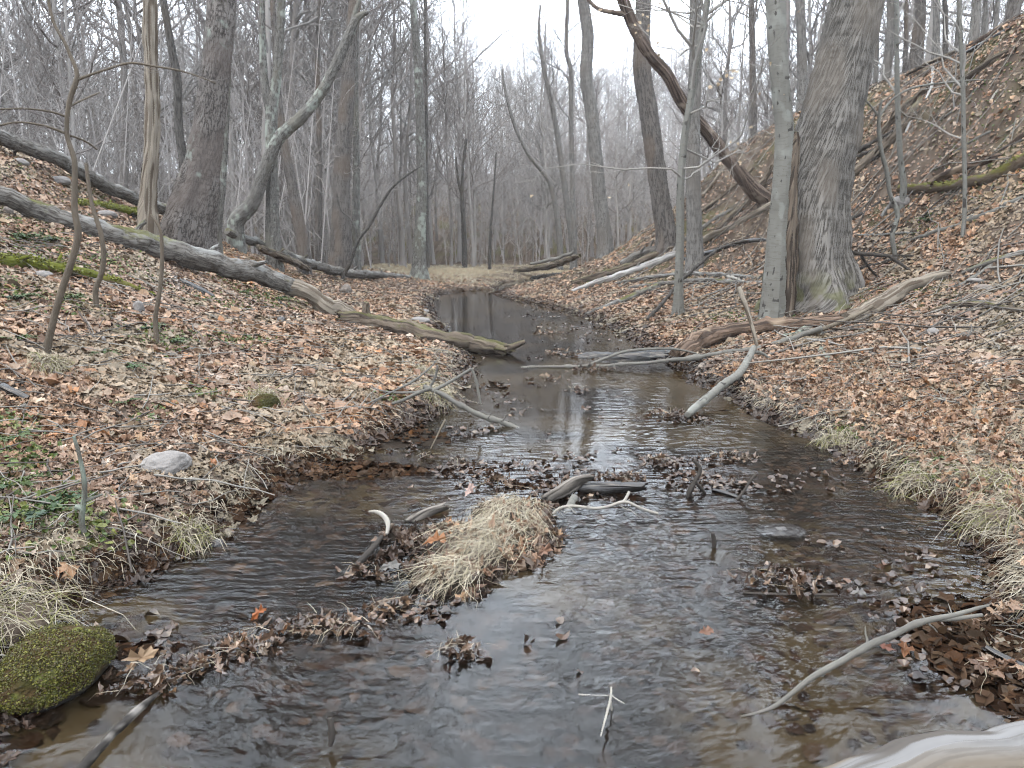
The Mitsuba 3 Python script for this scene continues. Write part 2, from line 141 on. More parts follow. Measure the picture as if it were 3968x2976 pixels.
    ('bare_tree', 'thin straight trunk at the edge of the far flat right of the dark forked one', 'tree', 'bark_dark', [(-1.038, 35.0, 0.06, 0.082), (-1.038, 35.0, 0.501, 0.076), (-0.987, 35.0, 2.027, 0.064), (-0.85, 35.0, 3.693, 0.043), (-0.715, 35.0, 5.531, 0.032)], 'tree', {'crown': (4, 50), 'ground': 0.31, 'top': 0}),
    ('bare_tree', 'leaning slender trunk at the far flat behind the stream bend', 'tree', 'bark_grey', [(2.375, 37.0, -0.044, 0.173), (2.375, 37.0, 0.715, 0.16), (1.883, 37.0, 4.253, 0.123), (0.756, 37.0, 5.761, 0.1), (-0.022, 37.0, 7.456, 0.077), (-0.458, 37.0, 9.532, 0.055)], 'tree', {'crown': (6, 51), 'ground': 0.206, 'top': 0}),
    ('dead_stump', 'rotten dark stump wedged between the largest tree and the smooth pale trunk', 'stump', 'log_rot', [(4.066, 10.95, 0.163, 0.133), (4.066, 10.95, 0.729, 0.123), (4.042, 10.95, 1.268, 0.122), (4.02, 10.95, 1.861, 0.107), (4.003, 10.95, 2.379, 0.093), (4.009, 10.95, 2.761, 0.072), (4.016, 10.95, 2.95, 0.059), (4.003, 10.95, 3.038, 0.039)], 'tree', {'ground': 0.413, 'top': 0}),
    ('sapling', 'slim pale sapling rising from the mossy log on the right slope', 'sapling', 'bark_smooth', [(6.774, 13.2, 1.854, 0.061), (6.774, 13.2, 2.42, 0.056), (6.681, 13.2, 2.867, 0.044), (6.561, 13.2, 3.61, 0.043), (6.429, 13.2, 4.73, 0.039), (6.359, 13.2, 5.446, 0.038)], 'tree', {'crown': (4, 60), 'ground': 2.104, 'top': 9}),
    ('sapling', 'slim straight sapling nearest the right picture edge', 'sapling', 'bark_smooth', [(6.511, 10.9, 1.333, 0.033), (6.511, 10.9, 1.603, 0.03), (6.334, 10.9, 3.242, 0.029), (6.227, 10.9, 4.011, 0.029), (6.098, 10.9, 4.759, 0.028)], 'tree', {'crown': (4, 61), 'ground': 1.583, 'top': 7.5}),
    ('sapling', 'crooked grey sapling right of the largest tree, forking into thin arching branches', 'sapling', 'bark_smooth', [(5.921, 11.6, 0.991, 0.039), (5.921, 11.6, 1.261, 0.036), (5.842, 11.6, 1.633, 0.036), (5.908, 11.6, 1.897, 0.035), (5.748, 11.6, 2.24, 0.032), (5.687, 11.6, 2.513, 0.032), (5.542, 11.6, 2.936, 0.031), (5.482, 11.6, 3.354, 0.024), (5.501, 11.6, 3.597, 0.014)], 'tree', {'ground': 1.241, 'top': 0, 'branches': [[(5.484, 11.6, 3.341, 0.021), (5.737, 11.668, 3.648, 0.017), (6.028, 11.721, 3.79, 0.017), (6.751, 11.837, 3.898, 0.014), (7.142, 11.9, 3.938, 0.007)], [(5.482, 11.6, 3.354, 0.017), (5.366, 11.663, 3.523, 0.014), (5.292, 11.7, 3.615, 0.01)]]}),
    ('sapling', 'crooked tan sapling in the left foreground with long sideways branches', 'sapling', 'bark_tan', [(-3.498, 5.5, 0.418, 0.032), (-3.498, 5.5, 0.688, 0.03), (-3.464, 5.5, 0.792, 0.026), (-3.387, 5.5, 1.01, 0.024), (-3.316, 5.5, 1.181, 0.024), (-3.202, 5.5, 1.437, 0.024), (-3.15, 5.5, 1.603, 0.024), (-3.174, 5.5, 1.688, 0.022), (-3.156, 5.5, 1.851, 0.02), (-3.127, 5.5, 2.118, 0.018), (-3.171, 5.5, 2.222, 0.015), (-3.143, 5.5, 2.416, 0.016), (-3.095, 5.5, 2.55, 0.018), (-3.032, 5.5, 2.676, 0.015), (-3.074, 5.5, 2.743, 0.013), (-3.099, 5.5, 2.858, 0.011), (-3.162, 5.5, 2.957, 0.011), (-3.19, 5.5, 3.076, 0.01), (-3.194, 5.5, 3.262, 0.008)], 'tree', {'ground': 0.668, 'top': 0, 'branches': [[(-3.048, 5.5, 2.627, 0.01), (-2.871, 5.561, 2.707, 0.008), (-2.698, 5.62, 2.767, 0.008), (-2.586, 5.659, 2.75, 0.007), (-2.463, 5.702, 2.741, 0.007), (-2.328, 5.75, 2.71, 0.005), (-2.195, 5.8, 2.662, 0.003)], [(-3.163, 5.5, 2.379, 0.008), (-3.193, 5.439, 2.397, 0.008), (-3.262, 5.324, 2.399, 0.006), (-3.381, 5.138, 2.368, 0.006), (-3.47, 5.0, 2.333, 0.004)], [(-3.182, 5.5, 2.269, 0.01), (-3.286, 5.416, 2.31, 0.008), (-3.395, 5.337, 2.32, 0.006), (-3.485, 5.275, 2.286, 0.006), (-3.594, 5.2, 2.248, 0.005)], [(-3.177, 5.5, 2.26, 0.008), (-3.168, 5.708, 2.246, 0.007), (-3.179, 5.9, 2.203, 0.005)], [(-3.119, 5.5, 2.451, 0.007), (-3.095, 5.631, 2.518, 0.007), (-3.062, 5.8, 2.597, 0.005)]]}),
    ('sapling', 'short broken brown sapling stem right of the crooked tan sapling', 'sapling', 'bark_tan', [(-3.867, 6.9, 0.631, 0.025), (-3.867, 6.9, 1.07, 0.024), (-3.792, 6.9, 1.21, 0.024), (-3.749, 6.9, 1.421, 0.021), (-3.76, 6.9, 1.608, 0.021), (-3.804, 6.9, 1.785, 0.017), (-3.821, 6.9, 1.94, 0.017), (-3.827, 6.9, 2.203, 0.015)], 'tree', {'ground': 0.881, 'top': 0}),
    ('sapling', 'thin grey stem with a bent tip in front of the fallen lichened log', 'sapling', 'bark_tan', [(-3.094, 6.4, 0.367, 0.022), (-3.094, 6.4, 0.83, 0.02), (-3.044, 6.4, 1.03, 0.018), (-2.989, 6.4, 1.329, 0.016), (-2.972, 6.4, 1.612, 0.014), (-3.009, 6.4, 1.681, 0.01), (-3.051, 6.4, 1.738, 0.008)], 'tree', {'ground': 0.617, 'top': 0}),
    ('sapling', 'arching dark sapling growing beside the round stone on the left bank', 'sapling', 'bark_dark', [(-4.989, 22.0, 0.174, 0.066), (-4.989, 22.0, 0.444, 0.062), (-4.757, 22.0, 0.912, 0.054), (-4.487, 22.0, 1.58, 0.047), (-4.162, 22.0, 1.976, 0.047), (-3.805, 22.0, 2.579, 0.04), (-3.4, 22.0, 3.124, 0.033), (-3.006, 22.0, 3.42, 0.027), (-2.574, 22.0, 3.677, 0.013)], 'tree', {'ground': 0.424, 'top': 0, 'branches': [[(-4.473, 22.0, 1.593, 0.041), (-4.565, 22.037, 1.858, 0.034), (-4.737, 22.092, 2.229, 0.027), (-4.967, 22.132, 2.428, 0.027), (-5.096, 22.2, 2.917, 0.02)]]}),
    ('sapling', 'upright dark stick with pale lichen, planted in the leaves in the left foreground', 'sapling', 'stick_lichen', [(-1.957, 3.25, -0.118, 0.014), (-1.957, 3.25, 0.152, 0.013), (-1.983, 3.25, 0.133, 0.013), (-2.001, 3.25, 0.183, 0.013), (-1.996, 3.25, 0.269, 0.013), (-1.962, 3.25, 0.352, 0.012), (-1.962, 3.25, 0.448, 0.011), (-1.967, 3.25, 0.536, 0.009), (-1.978, 3.25, 0.59, 0.008), (-1.987, 3.25, 0.64, 0.007)], 'tree', {'ground': 0.132, 'top': 0, 'branches': [[(-1.981, 3.25, 0.292, 0.013), (-2.001, 3.25, 0.301, 0.012), (-2.016, 3.25, 0.303, 0.01)], [(-1.968, 3.25, 0.332, 0.01), (-1.945, 3.271, 0.338, 0.008), (-1.913, 3.3, 0.346, 0.004)]]}),
    ('fallen_log', 'longest grey log slanting down the left slope, pale lichen and moss on top', 'log', 'log_bark', [(-6.717, 9.5, 2.179, 0.114), (-6.497, 9.667, 2.083, 0.116), (-5.914, 10.125, 1.768, 0.133), (-5.24, 10.609, 1.538, 0.151), (-4.624, 11.054, 1.292, 0.158), (-3.946, 11.538, 1.03, 0.154), (-3.683, 11.729, 0.906, 0.144), (-3.447, 11.9, 0.795, 0.134)], 'log', {}),
    ('fallen_log', 'debarked tan end of the long grey log, splintered above the water edge', 'log', 'wood_pale', [(-3.491, 11.85, 0.813, 0.133), (-3.309, 11.876, 0.76, 0.133), (-3.021, 11.924, 0.55, 0.147), (-2.699, 11.976, 0.336, 0.155), (-2.543, 12.0, 0.251, 0.115)], 'log', {}),
    ('fallen_log', 'low rotten log running from the left bank into the stream, ending in a small fork', 'log', 'log_rot', [(-2.558, 11.16, 0.395, 0.105), (-2.312, 11.149, 0.368, 0.119), (-1.85, 10.837, 0.311, 0.129), (-1.337, 10.326, 0.269, 0.13), (-0.931, 10.125, 0.197, 0.134), (-0.556, 10.245, 0.104, 0.129), (-0.284, 10.233, 0.06, 0.11), (-0.089, 10.1, 0.046, 0.077)], 'log', {'branches': [[(-0.134, 10.1, 0.046, 0.064), (-0.006, 10.12, 0.088, 0.048), (0.115, 10.14, 0.137, 0.035), (0.179, 10.15, 0.162, 0.029)], [(-2.191, 11.149, 0.438, 0.07), (-2.198, 11.132, 0.543, 0.056), (-2.178, 11.119, 0.628, 0.042)]]}),
    ('fallen_log', 'brown log on the skyline of the left slope, moss along its top', 'log', 'log_bark', [(-8.57, 12.3, 3.305, 0.125), (-8.416, 12.703, 3.204, 0.122), (-8.054, 13.646, 2.953, 0.123), (-7.763, 14.573, 2.576, 0.124), (-7.493, 15.285, 2.349, 0.121), (-7.175, 16.049, 2.154, 0.108), (-7.076, 16.3, 2.077, 0.07)], 'log', {}),
    ('fallen_log', 'dark log below the forked tree, sloping down to the flat by the stream bend', 'log', 'log_bark', [(-6.872, 18.2, 1.774, 0.089), (-6.637, 18.765, 1.602, 0.104), (-6.368, 19.387, 1.43, 0.119), (-5.861, 20.597, 1.05, 0.127), (-5.007, 22.457, 0.626, 0.132), (-4.252, 23.991, 0.492, 0.119), (-3.51, 25.5, 0.335, 0.079)], 'log', {}),
    ('fallen_log', 'second dark log lying just above the round stone on the left slope', 'log', 'log_rot', [(-5.881, 17.5, 1.384, 0.075), (-5.778, 18.517, 1.197, 0.097), (-5.66, 19.659, 0.987, 0.097), (-5.594, 20.5, 0.79, 0.057)], 'log', {}),
    ('mossy_log', 'bright green mossy log at the left picture edge below the long grey log', 'log', 'moss', [(-4.99, 6.94, 1.386, 0.073), (-4.964, 7.268, 1.324, 0.076), (-4.879, 7.546, 1.285, 0.077), (-4.728, 7.796, 1.22, 0.08), (-4.614, 8.042, 1.162, 0.075), (-4.547, 8.24, 1.124, 0.056)], 'log', {}),
    ('mossy_log', 'decayed continuation of the bright green mossy log, half sunk in leaves', 'log', 'moss_brown', [(-4.537, 8.2, 1.115, 0.051), (-4.393, 8.265, 1.056, 0.056), (-4.202, 8.349, 0.974, 0.042), (-4.118, 8.52, 0.911, 0.021)], 'log', {}),
    ('mossy_log', 'short mossy log above the long grey log, left of the tan snag', 'log', 'moss', [(-7.153, 12.5, 2.135, 0.053), (-7.226, 13.095, 2.135, 0.072), (-7.289, 14.13, 2.101, 0.086), (-7.506, 15.45, 2.084, 0.066)], 'log', {}),
    ('fallen_log', 'red brown rotten log rising from the water to the foot of the largest tree', 'log', 'log_red', [(2.119, 9.16, 0.141, 0.127), (2.258, 9.316, 0.189, 0.135), (2.487, 9.58, 0.249, 0.133), (2.823, 9.779, 0.31, 0.123), (3.162, 9.81, 0.368, 0.117), (3.361, 9.75, 0.406, 0.11), (3.784, 9.665, 0.446, 0.103), (4.228, 9.634, 0.497, 0.103), (4.538, 9.74, 0.547, 0.098)], 'log', {'branches': [[(2.269, 9.316, 0.201, 0.076), (2.317, 9.337, 0.287, 0.059), (2.366, 9.353, 0.35, 0.041), (2.414, 9.366, 0.39, 0.024)]]}),
    ('fallen_log', 'bent tan log with a yellow broken end, right of the largest tree', 'log', 'wood_pale', [(4.376, 9.58, 0.527, 0.108), (4.789, 9.875, 0.633, 0.123), (5.151, 10.152, 0.754, 0.12), (5.449, 10.3, 0.89, 0.106), (5.668, 10.33, 0.977, 0.09), (5.811, 10.31, 1.029, 0.083), (5.901, 10.26, 1.056, 0.076)], 'log', {}),
    ('fallen_log', 'dark waterlogged log between the banks, sunk under the grey branch', 'log', 'wood_wet', [(2.257, 9.6, 0.075, 0.103), (1.979, 9.656, 0.03, 0.098), (1.666, 9.718, 0.008, 0.086), (1.385, 9.774, -0.0, 0.08), (1.15, 9.821, -0.014, 0.087), (0.9, 9.871, -0.041, 0.069), (0.752, 9.9, -0.058, 0.038)], 'log', {'branches': [[(1.919, 9.656, -0.007, 0.043), (1.953, 9.683, -0.111, 0.037), (1.973, 9.706, -0.202, 0.031)]]}),
    ('fallen_branch', 'long thin grey branch stretched across the stream from bank to bank', 'branch', 'stick_grey', [(-0.034, 9.0, -0.026, 0.01), (0.25, 8.969, 0.002, 0.015), (0.903, 8.899, 0.025, 0.019), (1.313, 8.855, 0.055, 0.019), (1.735, 8.81, 0.097, 0.021), (2.077, 8.773, 0.136, 0.024), (2.414, 8.736, 0.192, 0.026), (2.715, 8.703, 0.247, 0.028), (3.076, 8.663, 0.319, 0.03), (3.336, 8.632, 0.422, 0.03), (3.613, 8.6, 0.524, 0.03)], 'log', {'branches': [[(0.931, 8.899, 0.037, 0.017), (1.15, 8.908, 0.127, 0.017), (1.414, 8.918, 0.211, 0.017), (1.657, 8.926, 0.232, 0.017), (1.901, 8.935, 0.237, 0.014), (2.17, 8.944, 0.196, 0.011), (2.32, 8.949, 0.149, 0.008)], [(1.229, 8.855, 0.055, 0.014), (1.255, 8.825, -0.013, 0.008)], [(0.756, 8.899, 0.025, 0.014), (0.768, 8.949, -0.069, 0.009)]]}),
    ('fallen_branch', 'stout grey branch leaning from the right bank down into the water', 'branch', 'bark_smooth', [(1.529, 6.3, 0.026, 0.028), (1.626, 6.436, 0.049, 0.035), (1.739, 6.594, 0.074, 0.039), (1.921, 6.856, 0.12, 0.039), (2.093, 7.099, 0.159, 0.04), (2.251, 7.317, 0.189, 0.041), (2.37, 7.501, 0.228, 0.04), (2.495, 7.729, 0.294, 0.037), (2.636, 8.0, 0.374, 0.034)], 'log', {'branches': [[(2.609, 8.0, 0.323, 0.02), (2.703, 8.012, 0.331, 0.018), (2.814, 8.029, 0.267, 0.013), (2.955, 8.05, 0.171, 0.01)]]}),
    ('fallen_branch', 'brown broken branch standing up at the end of the stout grey branch', 'branch', 'wood_pale', [(2.675, 8.0, 0.394, 0.016), (2.654, 8.034, 0.507, 0.02), (2.623, 8.073, 0.629, 0.022), (2.592, 8.107, 0.738, 0.024), (2.556, 8.143, 0.851, 0.028), (2.524, 8.173, 0.94, 0.031), (2.497, 8.2, 1.024, 0.027)], 'log', {}),
    ('fallen_log', 'bleached white log on the right slope beside the straight grey trunk', 'log', 'wood_white', [(1.537, 19.15, 0.271, 0.042), (1.718, 19.324, 0.32, 0.06), (2.227, 19.499, 0.489, 0.079), (2.857, 19.537, 0.679, 0.091), (3.518, 19.36, 0.936, 0.096), (4.11, 19.098, 1.188, 0.1), (4.297, 18.9, 1.271, 0.076)], 'log', {}),
    ('fallen_log', 'dark brown log lying above and along the white log', 'log', 'log_rot', [(1.672, 20.4, 0.43, 0.089), (2.43, 20.211, 0.639, 0.106), (3.07, 20.012, 0.843, 0.111), (3.668, 19.887, 1.126, 0.11), (4.072, 19.8, 1.32, 0.091)], 'log', {}),
    ('fallen_log', 'upper dark log with moss behind the dark brown log, by the crossed brown trunk', 'log', 'log_bark', [(2.979, 20.6, 0.937, 0.089), (3.597, 20.549, 1.214, 0.114), (4.039, 20.386, 1.414, 0.113), (4.23, 20.3, 1.512, 0.075)], 'log', {}),
    ('fallen_log', 'half buried brown log between the stream and the thin pale tree', 'log', 'log_bark', [(1.532, 15.3, 0.061, 0.043), (1.891, 15.596, 0.15, 0.058), (2.373, 16.12, 0.255, 0.07), (2.973, 16.822, 0.42, 0.073), (3.427, 17.35, 0.558, 0.054)], 'log', {}),
    ('fallen_log', 'long brown log at the far side of the stream bend', 'log', 'log_rot', [(0.128, 34.35, 0.247, 0.074), (0.846, 31.084, 0.461, 0.106), (1.467, 28.249, 0.659, 0.114), (1.916, 26.074, 0.915, 0.097), (2.215, 24.6, 1.098, 0.061)], 'log', {}),
    ('fallen_log', 'thin grey log resting on top of the long brown log at the stream bend', 'log', 'stick_grey', [(0.607, 25.2, 0.812, 0.039), (1.143, 25.005, 0.908, 0.054), (1.816, 24.75, 1.125, 0.053), (2.034, 24.654, 1.276, 0.038), (1.997, 24.6, 1.426, 0.023)], 'log', {}),
    ('fallen_log', 'dark soaked log at the water line of the far stream bend', 'log', 'wood_wet', [(0.798, 30.65, 0.1, 0.057), (1.313, 28.619, 0.263, 0.08), (1.785, 24.214, 0.498, 0.06), (2.039, 22.1, 0.626, 0.034)], 'log', {}),
    ('fallen_log', 'straight tan log lying up the right slope to the foot of the leaning dead tree', 'log', 'wood_pale', [(4.712, 18.7, 1.523, 0.075), (4.931, 18.519, 1.69, 0.085), (5.306, 18.241, 1.873, 0.089), (5.682, 17.932, 2.145, 0.082), (6.083, 17.6, 2.436, 0.07)], 'log', {}),
    ('fallen_log', 'grey weathered log crossing behind the straight tan log', 'log', 'log_rot', [(5.154, 18.7, 1.849, 0.069), (5.531, 18.723, 2.207, 0.091), (5.849, 18.744, 2.53, 0.086), (6.18, 18.772, 3.029, 0.074), (6.449, 18.8, 3.578, 0.062)], 'log', {}),
    ('fallen_log', 'thin grey log beside the weathered log, pointing up the right slope', 'log', 'wood_pale', [(5.419, 21.55, 2.85, 0.052), (5.753, 21.65, 3.238, 0.059), (6.105, 22.0, 3.651, 0.053)], 'log', {}),
    ('fallen_log', 'dark log across the right slope behind the straight grey trunk', 'log', 'wood_wet', [(4.236, 18.35, 1.111, 0.051), (4.737, 17.715, 1.286, 0.06), (5.214, 17.168, 1.49, 0.063), (5.485, 16.72, 1.55, 0.051), (5.615, 16.35, 1.549, 0.035)], 'log', {}),
    ('fallen_log', 'brown mossy pole lying level behind the thin pale tree, left of the largest tree', 'log', 'log_bark', [(2.643, 19.0, 0.492, 0.035), (3.332, 18.279, 0.665, 0.051), (3.996, 17.247, 0.797, 0.053), (4.475, 15.906, 0.832, 0.049), (4.769, 14.4, 0.824, 0.04)], 'log', {}),
    ('fallen_log', 'second level pole in front of the brown mossy one, ending at the largest tree', 'log', 'log_bark', [(2.842, 18.0, 0.434, 0.039), (3.544, 17.087, 0.593, 0.053), (4.21, 16.004, 0.71, 0.055), (4.552, 14.845, 0.731, 0.046), (4.738, 13.9, 0.762, 0.035)], 'log', {}),
    ('mossy_log', 'curved yellow green mossy log on the right slope, slim pale sapling at its end', 'log', 'moss_half', [(6.947, 13.6, 2.44, 0.083), (7.013, 13.077, 2.404, 0.089), (7.101, 12.538, 2.396, 0.09), (7.117, 12.023, 2.409, 0.095), (7.177, 11.636, 2.434, 0.097), (7.257, 11.404, 2.509, 0.095), (7.489, 11.244, 2.697, 0.102), (7.691, 11.1, 2.855, 0.092)], 'log', {}),
    ('fallen_log', 'red brown log lying parallel above the yellow green mossy log', 'log', 'log_red', [(7.097, 13.1, 2.475, 0.048), (7.219, 12.783, 2.601, 0.07), (7.338, 12.445, 2.688, 0.083), (7.478, 12.119, 2.755, 0.066), (7.481, 11.84, 2.809, 0.05)], 'log', {}),
    ('fallen_log', 'red brown log at the right picture edge above the other red brown one', 'log', 'log_red', [(7.593, 12.05, 2.888, 0.036), (7.663, 11.836, 2.986, 0.05), (7.745, 11.694, 3.089, 0.056), (7.91, 11.58, 3.245, 0.048)], 'log', {}),
    ('fallen_log', 'upper part of a split rotten trunk lying down the right ridge', 'log', 'log_rot', [(8.08, 15.4, 4.284, 0.064), (7.861, 15.199, 4.033, 0.1), (7.683, 15.125, 3.797, 0.117), (7.5, 15.187, 3.494, 0.118), (7.328, 15.35, 3.268, 0.111)], 'log', {}),
    ('fallen_log', 'lower part of a split rotten trunk, close right of the largest tree', 'log', 'log_rot', [(7.351, 15.5, 3.303, 0.102), (7.226, 15.562, 3.157, 0.112), (7.028, 15.637, 2.92, 0.094), (6.848, 15.7, 2.696, 0.067)], 'log', {}),
    ('fallen_log', 'pale stripped limb lying beside the split rotten trunk', 'log', 'wood_white', [(7.612, 14.95, 3.591, 0.027), (7.731, 15.05, 3.82, 0.036), (7.897, 15.186, 4.065, 0.036), (8.099, 15.4, 4.284, 0.027)], 'log', {}),
    ('fallen_log', 'short white splintered pole standing out of the right ridge debris', 'log', 'wood_white', [(8.038, 15.15, 4.247, 0.022), (8.316, 15.496, 4.544, 0.032), (8.663, 16.129, 4.867, 0.038), (9.322, 17.45, 5.336, 0.031)], 'log', {}),
    ('fallen_log', 'reddish log at the top of the right ridge skyline, highest of the debris', 'log', 'log_red', [(8.897, 15.5, 5.258, 0.041), (8.942, 15.071, 5.303, 0.062), (9.04, 14.76, 5.386, 0.069), (9.164, 14.45, 5.493, 0.05)], 'log', {}),
    ('fallen_log', 'dark log just below the reddish log at the top of the right ridge', 'log', 'wood_wet', [(8.75, 15.45, 5.093, 0.036), (8.763, 14.89, 5.127, 0.052), (8.819, 14.445, 5.193, 0.051), (8.899, 14.2, 5.285, 0.033)], 'log', {}),
    ('fallen_log', 'long thin log along the crest of the right ridge', 'log', 'log_rot', [(9.089, 18.2, 5.299, 0.027), (9.005, 17.112, 5.309, 0.04), (8.944, 16.301, 5.291, 0.038), (8.878, 15.7, 5.272, 0.028)], 'log', {}),
    ('fallen_branch', 'grey forked branch lying on the right slope near the picture edge', 'branch', 'stick_grey', [(6.334, 11.96, 1.536, 0.022), (6.363, 11.602, 1.619, 0.032), (6.656, 11.192, 1.776, 0.038), (6.804, 10.888, 1.911, 0.037), (6.982, 10.678, 2.043, 0.036), (7.155, 10.48, 2.157, 0.032)], 'log', {'branches': [[(6.433, 11.602, 1.633, 0.021), (6.728, 11.627, 1.675, 0.018), (7.025, 11.652, 1.696, 0.011)]]}),
    ('fallen_branch', 'white bare branch high on the right slope, curved like a bow', 'branch', 'stick_white', [(7.848, 13.3, 3.55, 0.02), (7.953, 13.162, 3.619, 0.024), (8.071, 13.125, 3.872, 0.023), (8.196, 13.137, 4.059, 0.019), (8.393, 13.2, 4.365, 0.012)], 'log', {}),
    ('fallen_branch', 'thin pale branch below the white curved one on the right slope', 'branch', 'stick_grey', [(7.784, 12.4, 3.228, 0.011), (7.829, 12.2, 3.29, 0.015), (7.998, 12.1, 3.434, 0.014)], 'log', {}),
    ('fallen_branch', 'dark twiggy branch propped beside the foot of the largest tree', 'branch', 'stick_dark', [(5.025, 11.4, 1.41, 0.025), (5.187, 11.313, 1.349, 0.028), (5.356, 11.224, 1.323, 0.028), (5.565, 11.115, 1.325, 0.027), (5.687, 11.04, 1.225, 0.024), (5.796, 10.971, 1.133, 0.02), (5.922, 10.9, 1.056, 0.014)], 'log', {'branches': [[(5.259, 11.313, 1.329, 0.021), (5.39, 11.336, 1.156, 0.018), (5.58, 11.363, 0.981, 0.014)], [(5.029, 11.4, 1.362, 0.018), (5.198, 11.383, 1.189, 0.014), (5.325, 11.37, 1.036, 0.011)], [(5.427, 11.224, 1.31, 0.017), (5.85, 11.241, 1.316, 0.014), (6.134, 11.252, 1.309, 0.014), (6.396, 11.263, 1.192, 0.014), (6.63, 11.274, 1.026, 0.01)]]}),
    ('fallen_branch', 'thick dark stick lying behind the propped twiggy branch', 'branch', 'stick_dark', [(5.607, 12.05, 1.083, 0.026), (5.735, 11.835, 1.162, 0.033), (5.89, 11.577, 1.233, 0.032), (5.988, 11.3, 1.295, 0.021)], 'log', {}),
    ('fallen_branch', 'long grey stick from the bent rotten log up to the right', 'branch', 'stick_grey', [(5.724, 9.8, 0.889, 0.015), (5.954, 9.817, 0.997, 0.024), (6.176, 9.834, 1.111, 0.024), (6.265, 9.842, 1.171, 0.024), (6.436, 9.86, 1.363, 0.012)], 'log', {'branches': [[(5.911, 9.817, 0.943, 0.021), (5.954, 9.824, 0.979, 0.024), (6.272, 9.867, 1.146, 0.018)]]}),
    ('fallen_branch', 'slim brown stick laid along the top of the red rotten log', 'branch', 'stick_tan', [(3.064, 9.0, 0.205, 0.026), (3.375, 9.023, 0.339, 0.028), (3.719, 9.047, 0.433, 0.028), (4.117, 9.076, 0.578, 0.026), (4.426, 9.1, 0.746, 0.017)], 'log', {}),
    ('fallen_branch', 'short pale green lichened stick lying in the leaves on the right bank', 'branch', 'stick_lichen', [(3.435, 8.16, 0.357, 0.028), (3.316, 7.758, 0.329, 0.032), (3.251, 7.481, 0.304, 0.031), (3.202, 7.24, 0.282, 0.03)], 'log', {}),
    ('fallen_branch', 'pale green lichened end piece next to the red rotten log', 'branch', 'stick_lichen', [(3.404, 9.26, 0.338, 0.029), (3.627, 9.393, 0.369, 0.035), (3.877, 9.588, 0.418, 0.036), (4.01, 9.74, 0.425, 0.031)], 'log', {}),
    ('fallen_branch', 'grey wooden pole lying level on the right bank near the picture edge', 'branch', 'wood_pale', [(3.117, 5.8, 0.227, 0.015), (3.232, 5.745, 0.261, 0.024), (3.366, 5.674, 0.28, 0.027), (3.462, 5.553, 0.299, 0.027), (3.57, 5.392, 0.323, 0.024), (3.724, 5.22, 0.354, 0.02)], 'log', {}),
    ('fallen_branch', 'bent stick crossing over the grey pole on the right bank', 'branch', 'stick_tan', [(3.283, 5.04, 0.224, 0.021), (3.361, 5.197, 0.253, 0.02), (3.456, 5.386, 0.296, 0.021), (3.569, 5.558, 0.323, 0.02), (3.659, 5.64, 0.35, 0.018), (3.729, 5.62, 0.354, 0.011)], 'log', {}),
    ('fallen_branch', 'slender bent root-like stick over the grassy right bank above the water', 'branch', 'stick_tan', [(2.369, 4.2, 0.002, 0.007), (2.482, 4.265, 0.046, 0.01), (2.588, 4.31, 0.099, 0.013), (2.719, 4.369, 0.145, 0.017), (2.871, 4.454, 0.17, 0.019), (3.022, 4.53, 0.178, 0.019), (3.16, 4.56, 0.193, 0.018), (3.291, 4.54, 0.214, 0.018)], 'log', {}),
    ('fallen_branch', 'thin dark twig on the grass of the right bank above the bent stick', 'branch', 'stick_dark', [(2.883, 4.92, 0.153, 0.005), (2.943, 4.763, 0.157, 0.006), (3.008, 4.67, 0.168, 0.006), (3.083, 4.62, 0.167, 0.004)], 'log', {}),
    ('fallen_branch', 'long bare branch reaching out of the water in the right foreground', 'branch', 'stick_grey', [(0.737, 2.14, 0.002, 0.003), (0.832, 2.178, -0.003, 0.007), (0.93, 2.225, 0.03, 0.008), (1.015, 2.267, 0.062, 0.01), (1.157, 2.332, 0.095, 0.011), (1.364, 2.424, 0.126, 0.012), (1.477, 2.474, 0.142, 0.011), (1.583, 2.519, 0.143, 0.01), (1.69, 2.564, 0.141, 0.008), (1.823, 2.62, 0.137, 0.005)], 'log', {'branches': [[(1.578, 2.519, 0.136, 0.009), (1.661, 2.541, 0.128, 0.008), (1.766, 2.569, 0.127, 0.007)]]}),
    ('fallen_log', 'thick white debarked log across the bottom right corner, nearest the viewer', 'log', 'wood_white_big', [(0.585, 1.38, 0.197, 0.118), (0.729, 1.401, 0.25, 0.118), (0.91, 1.426, 0.298, 0.12), (1.074, 1.449, 0.321, 0.119), (1.277, 1.476, 0.342, 0.118), (1.451, 1.5, 0.353, 0.111)], 'log', {}),
    ('fallen_branch', 'peeling dark stick rising from the water at the bottom left', 'branch', 'stick_peel', [(-1.249, 1.84, 0.005, 0.011), (-1.246, 1.896, 0.013, 0.012), (-1.235, 2.003, 0.018, 0.014), (-1.22, 2.112, 0.016, 0.015), (-1.201, 2.226, 0.006, 0.011), (-1.192, 2.28, 0.002, 0.006)], 'log', {}),
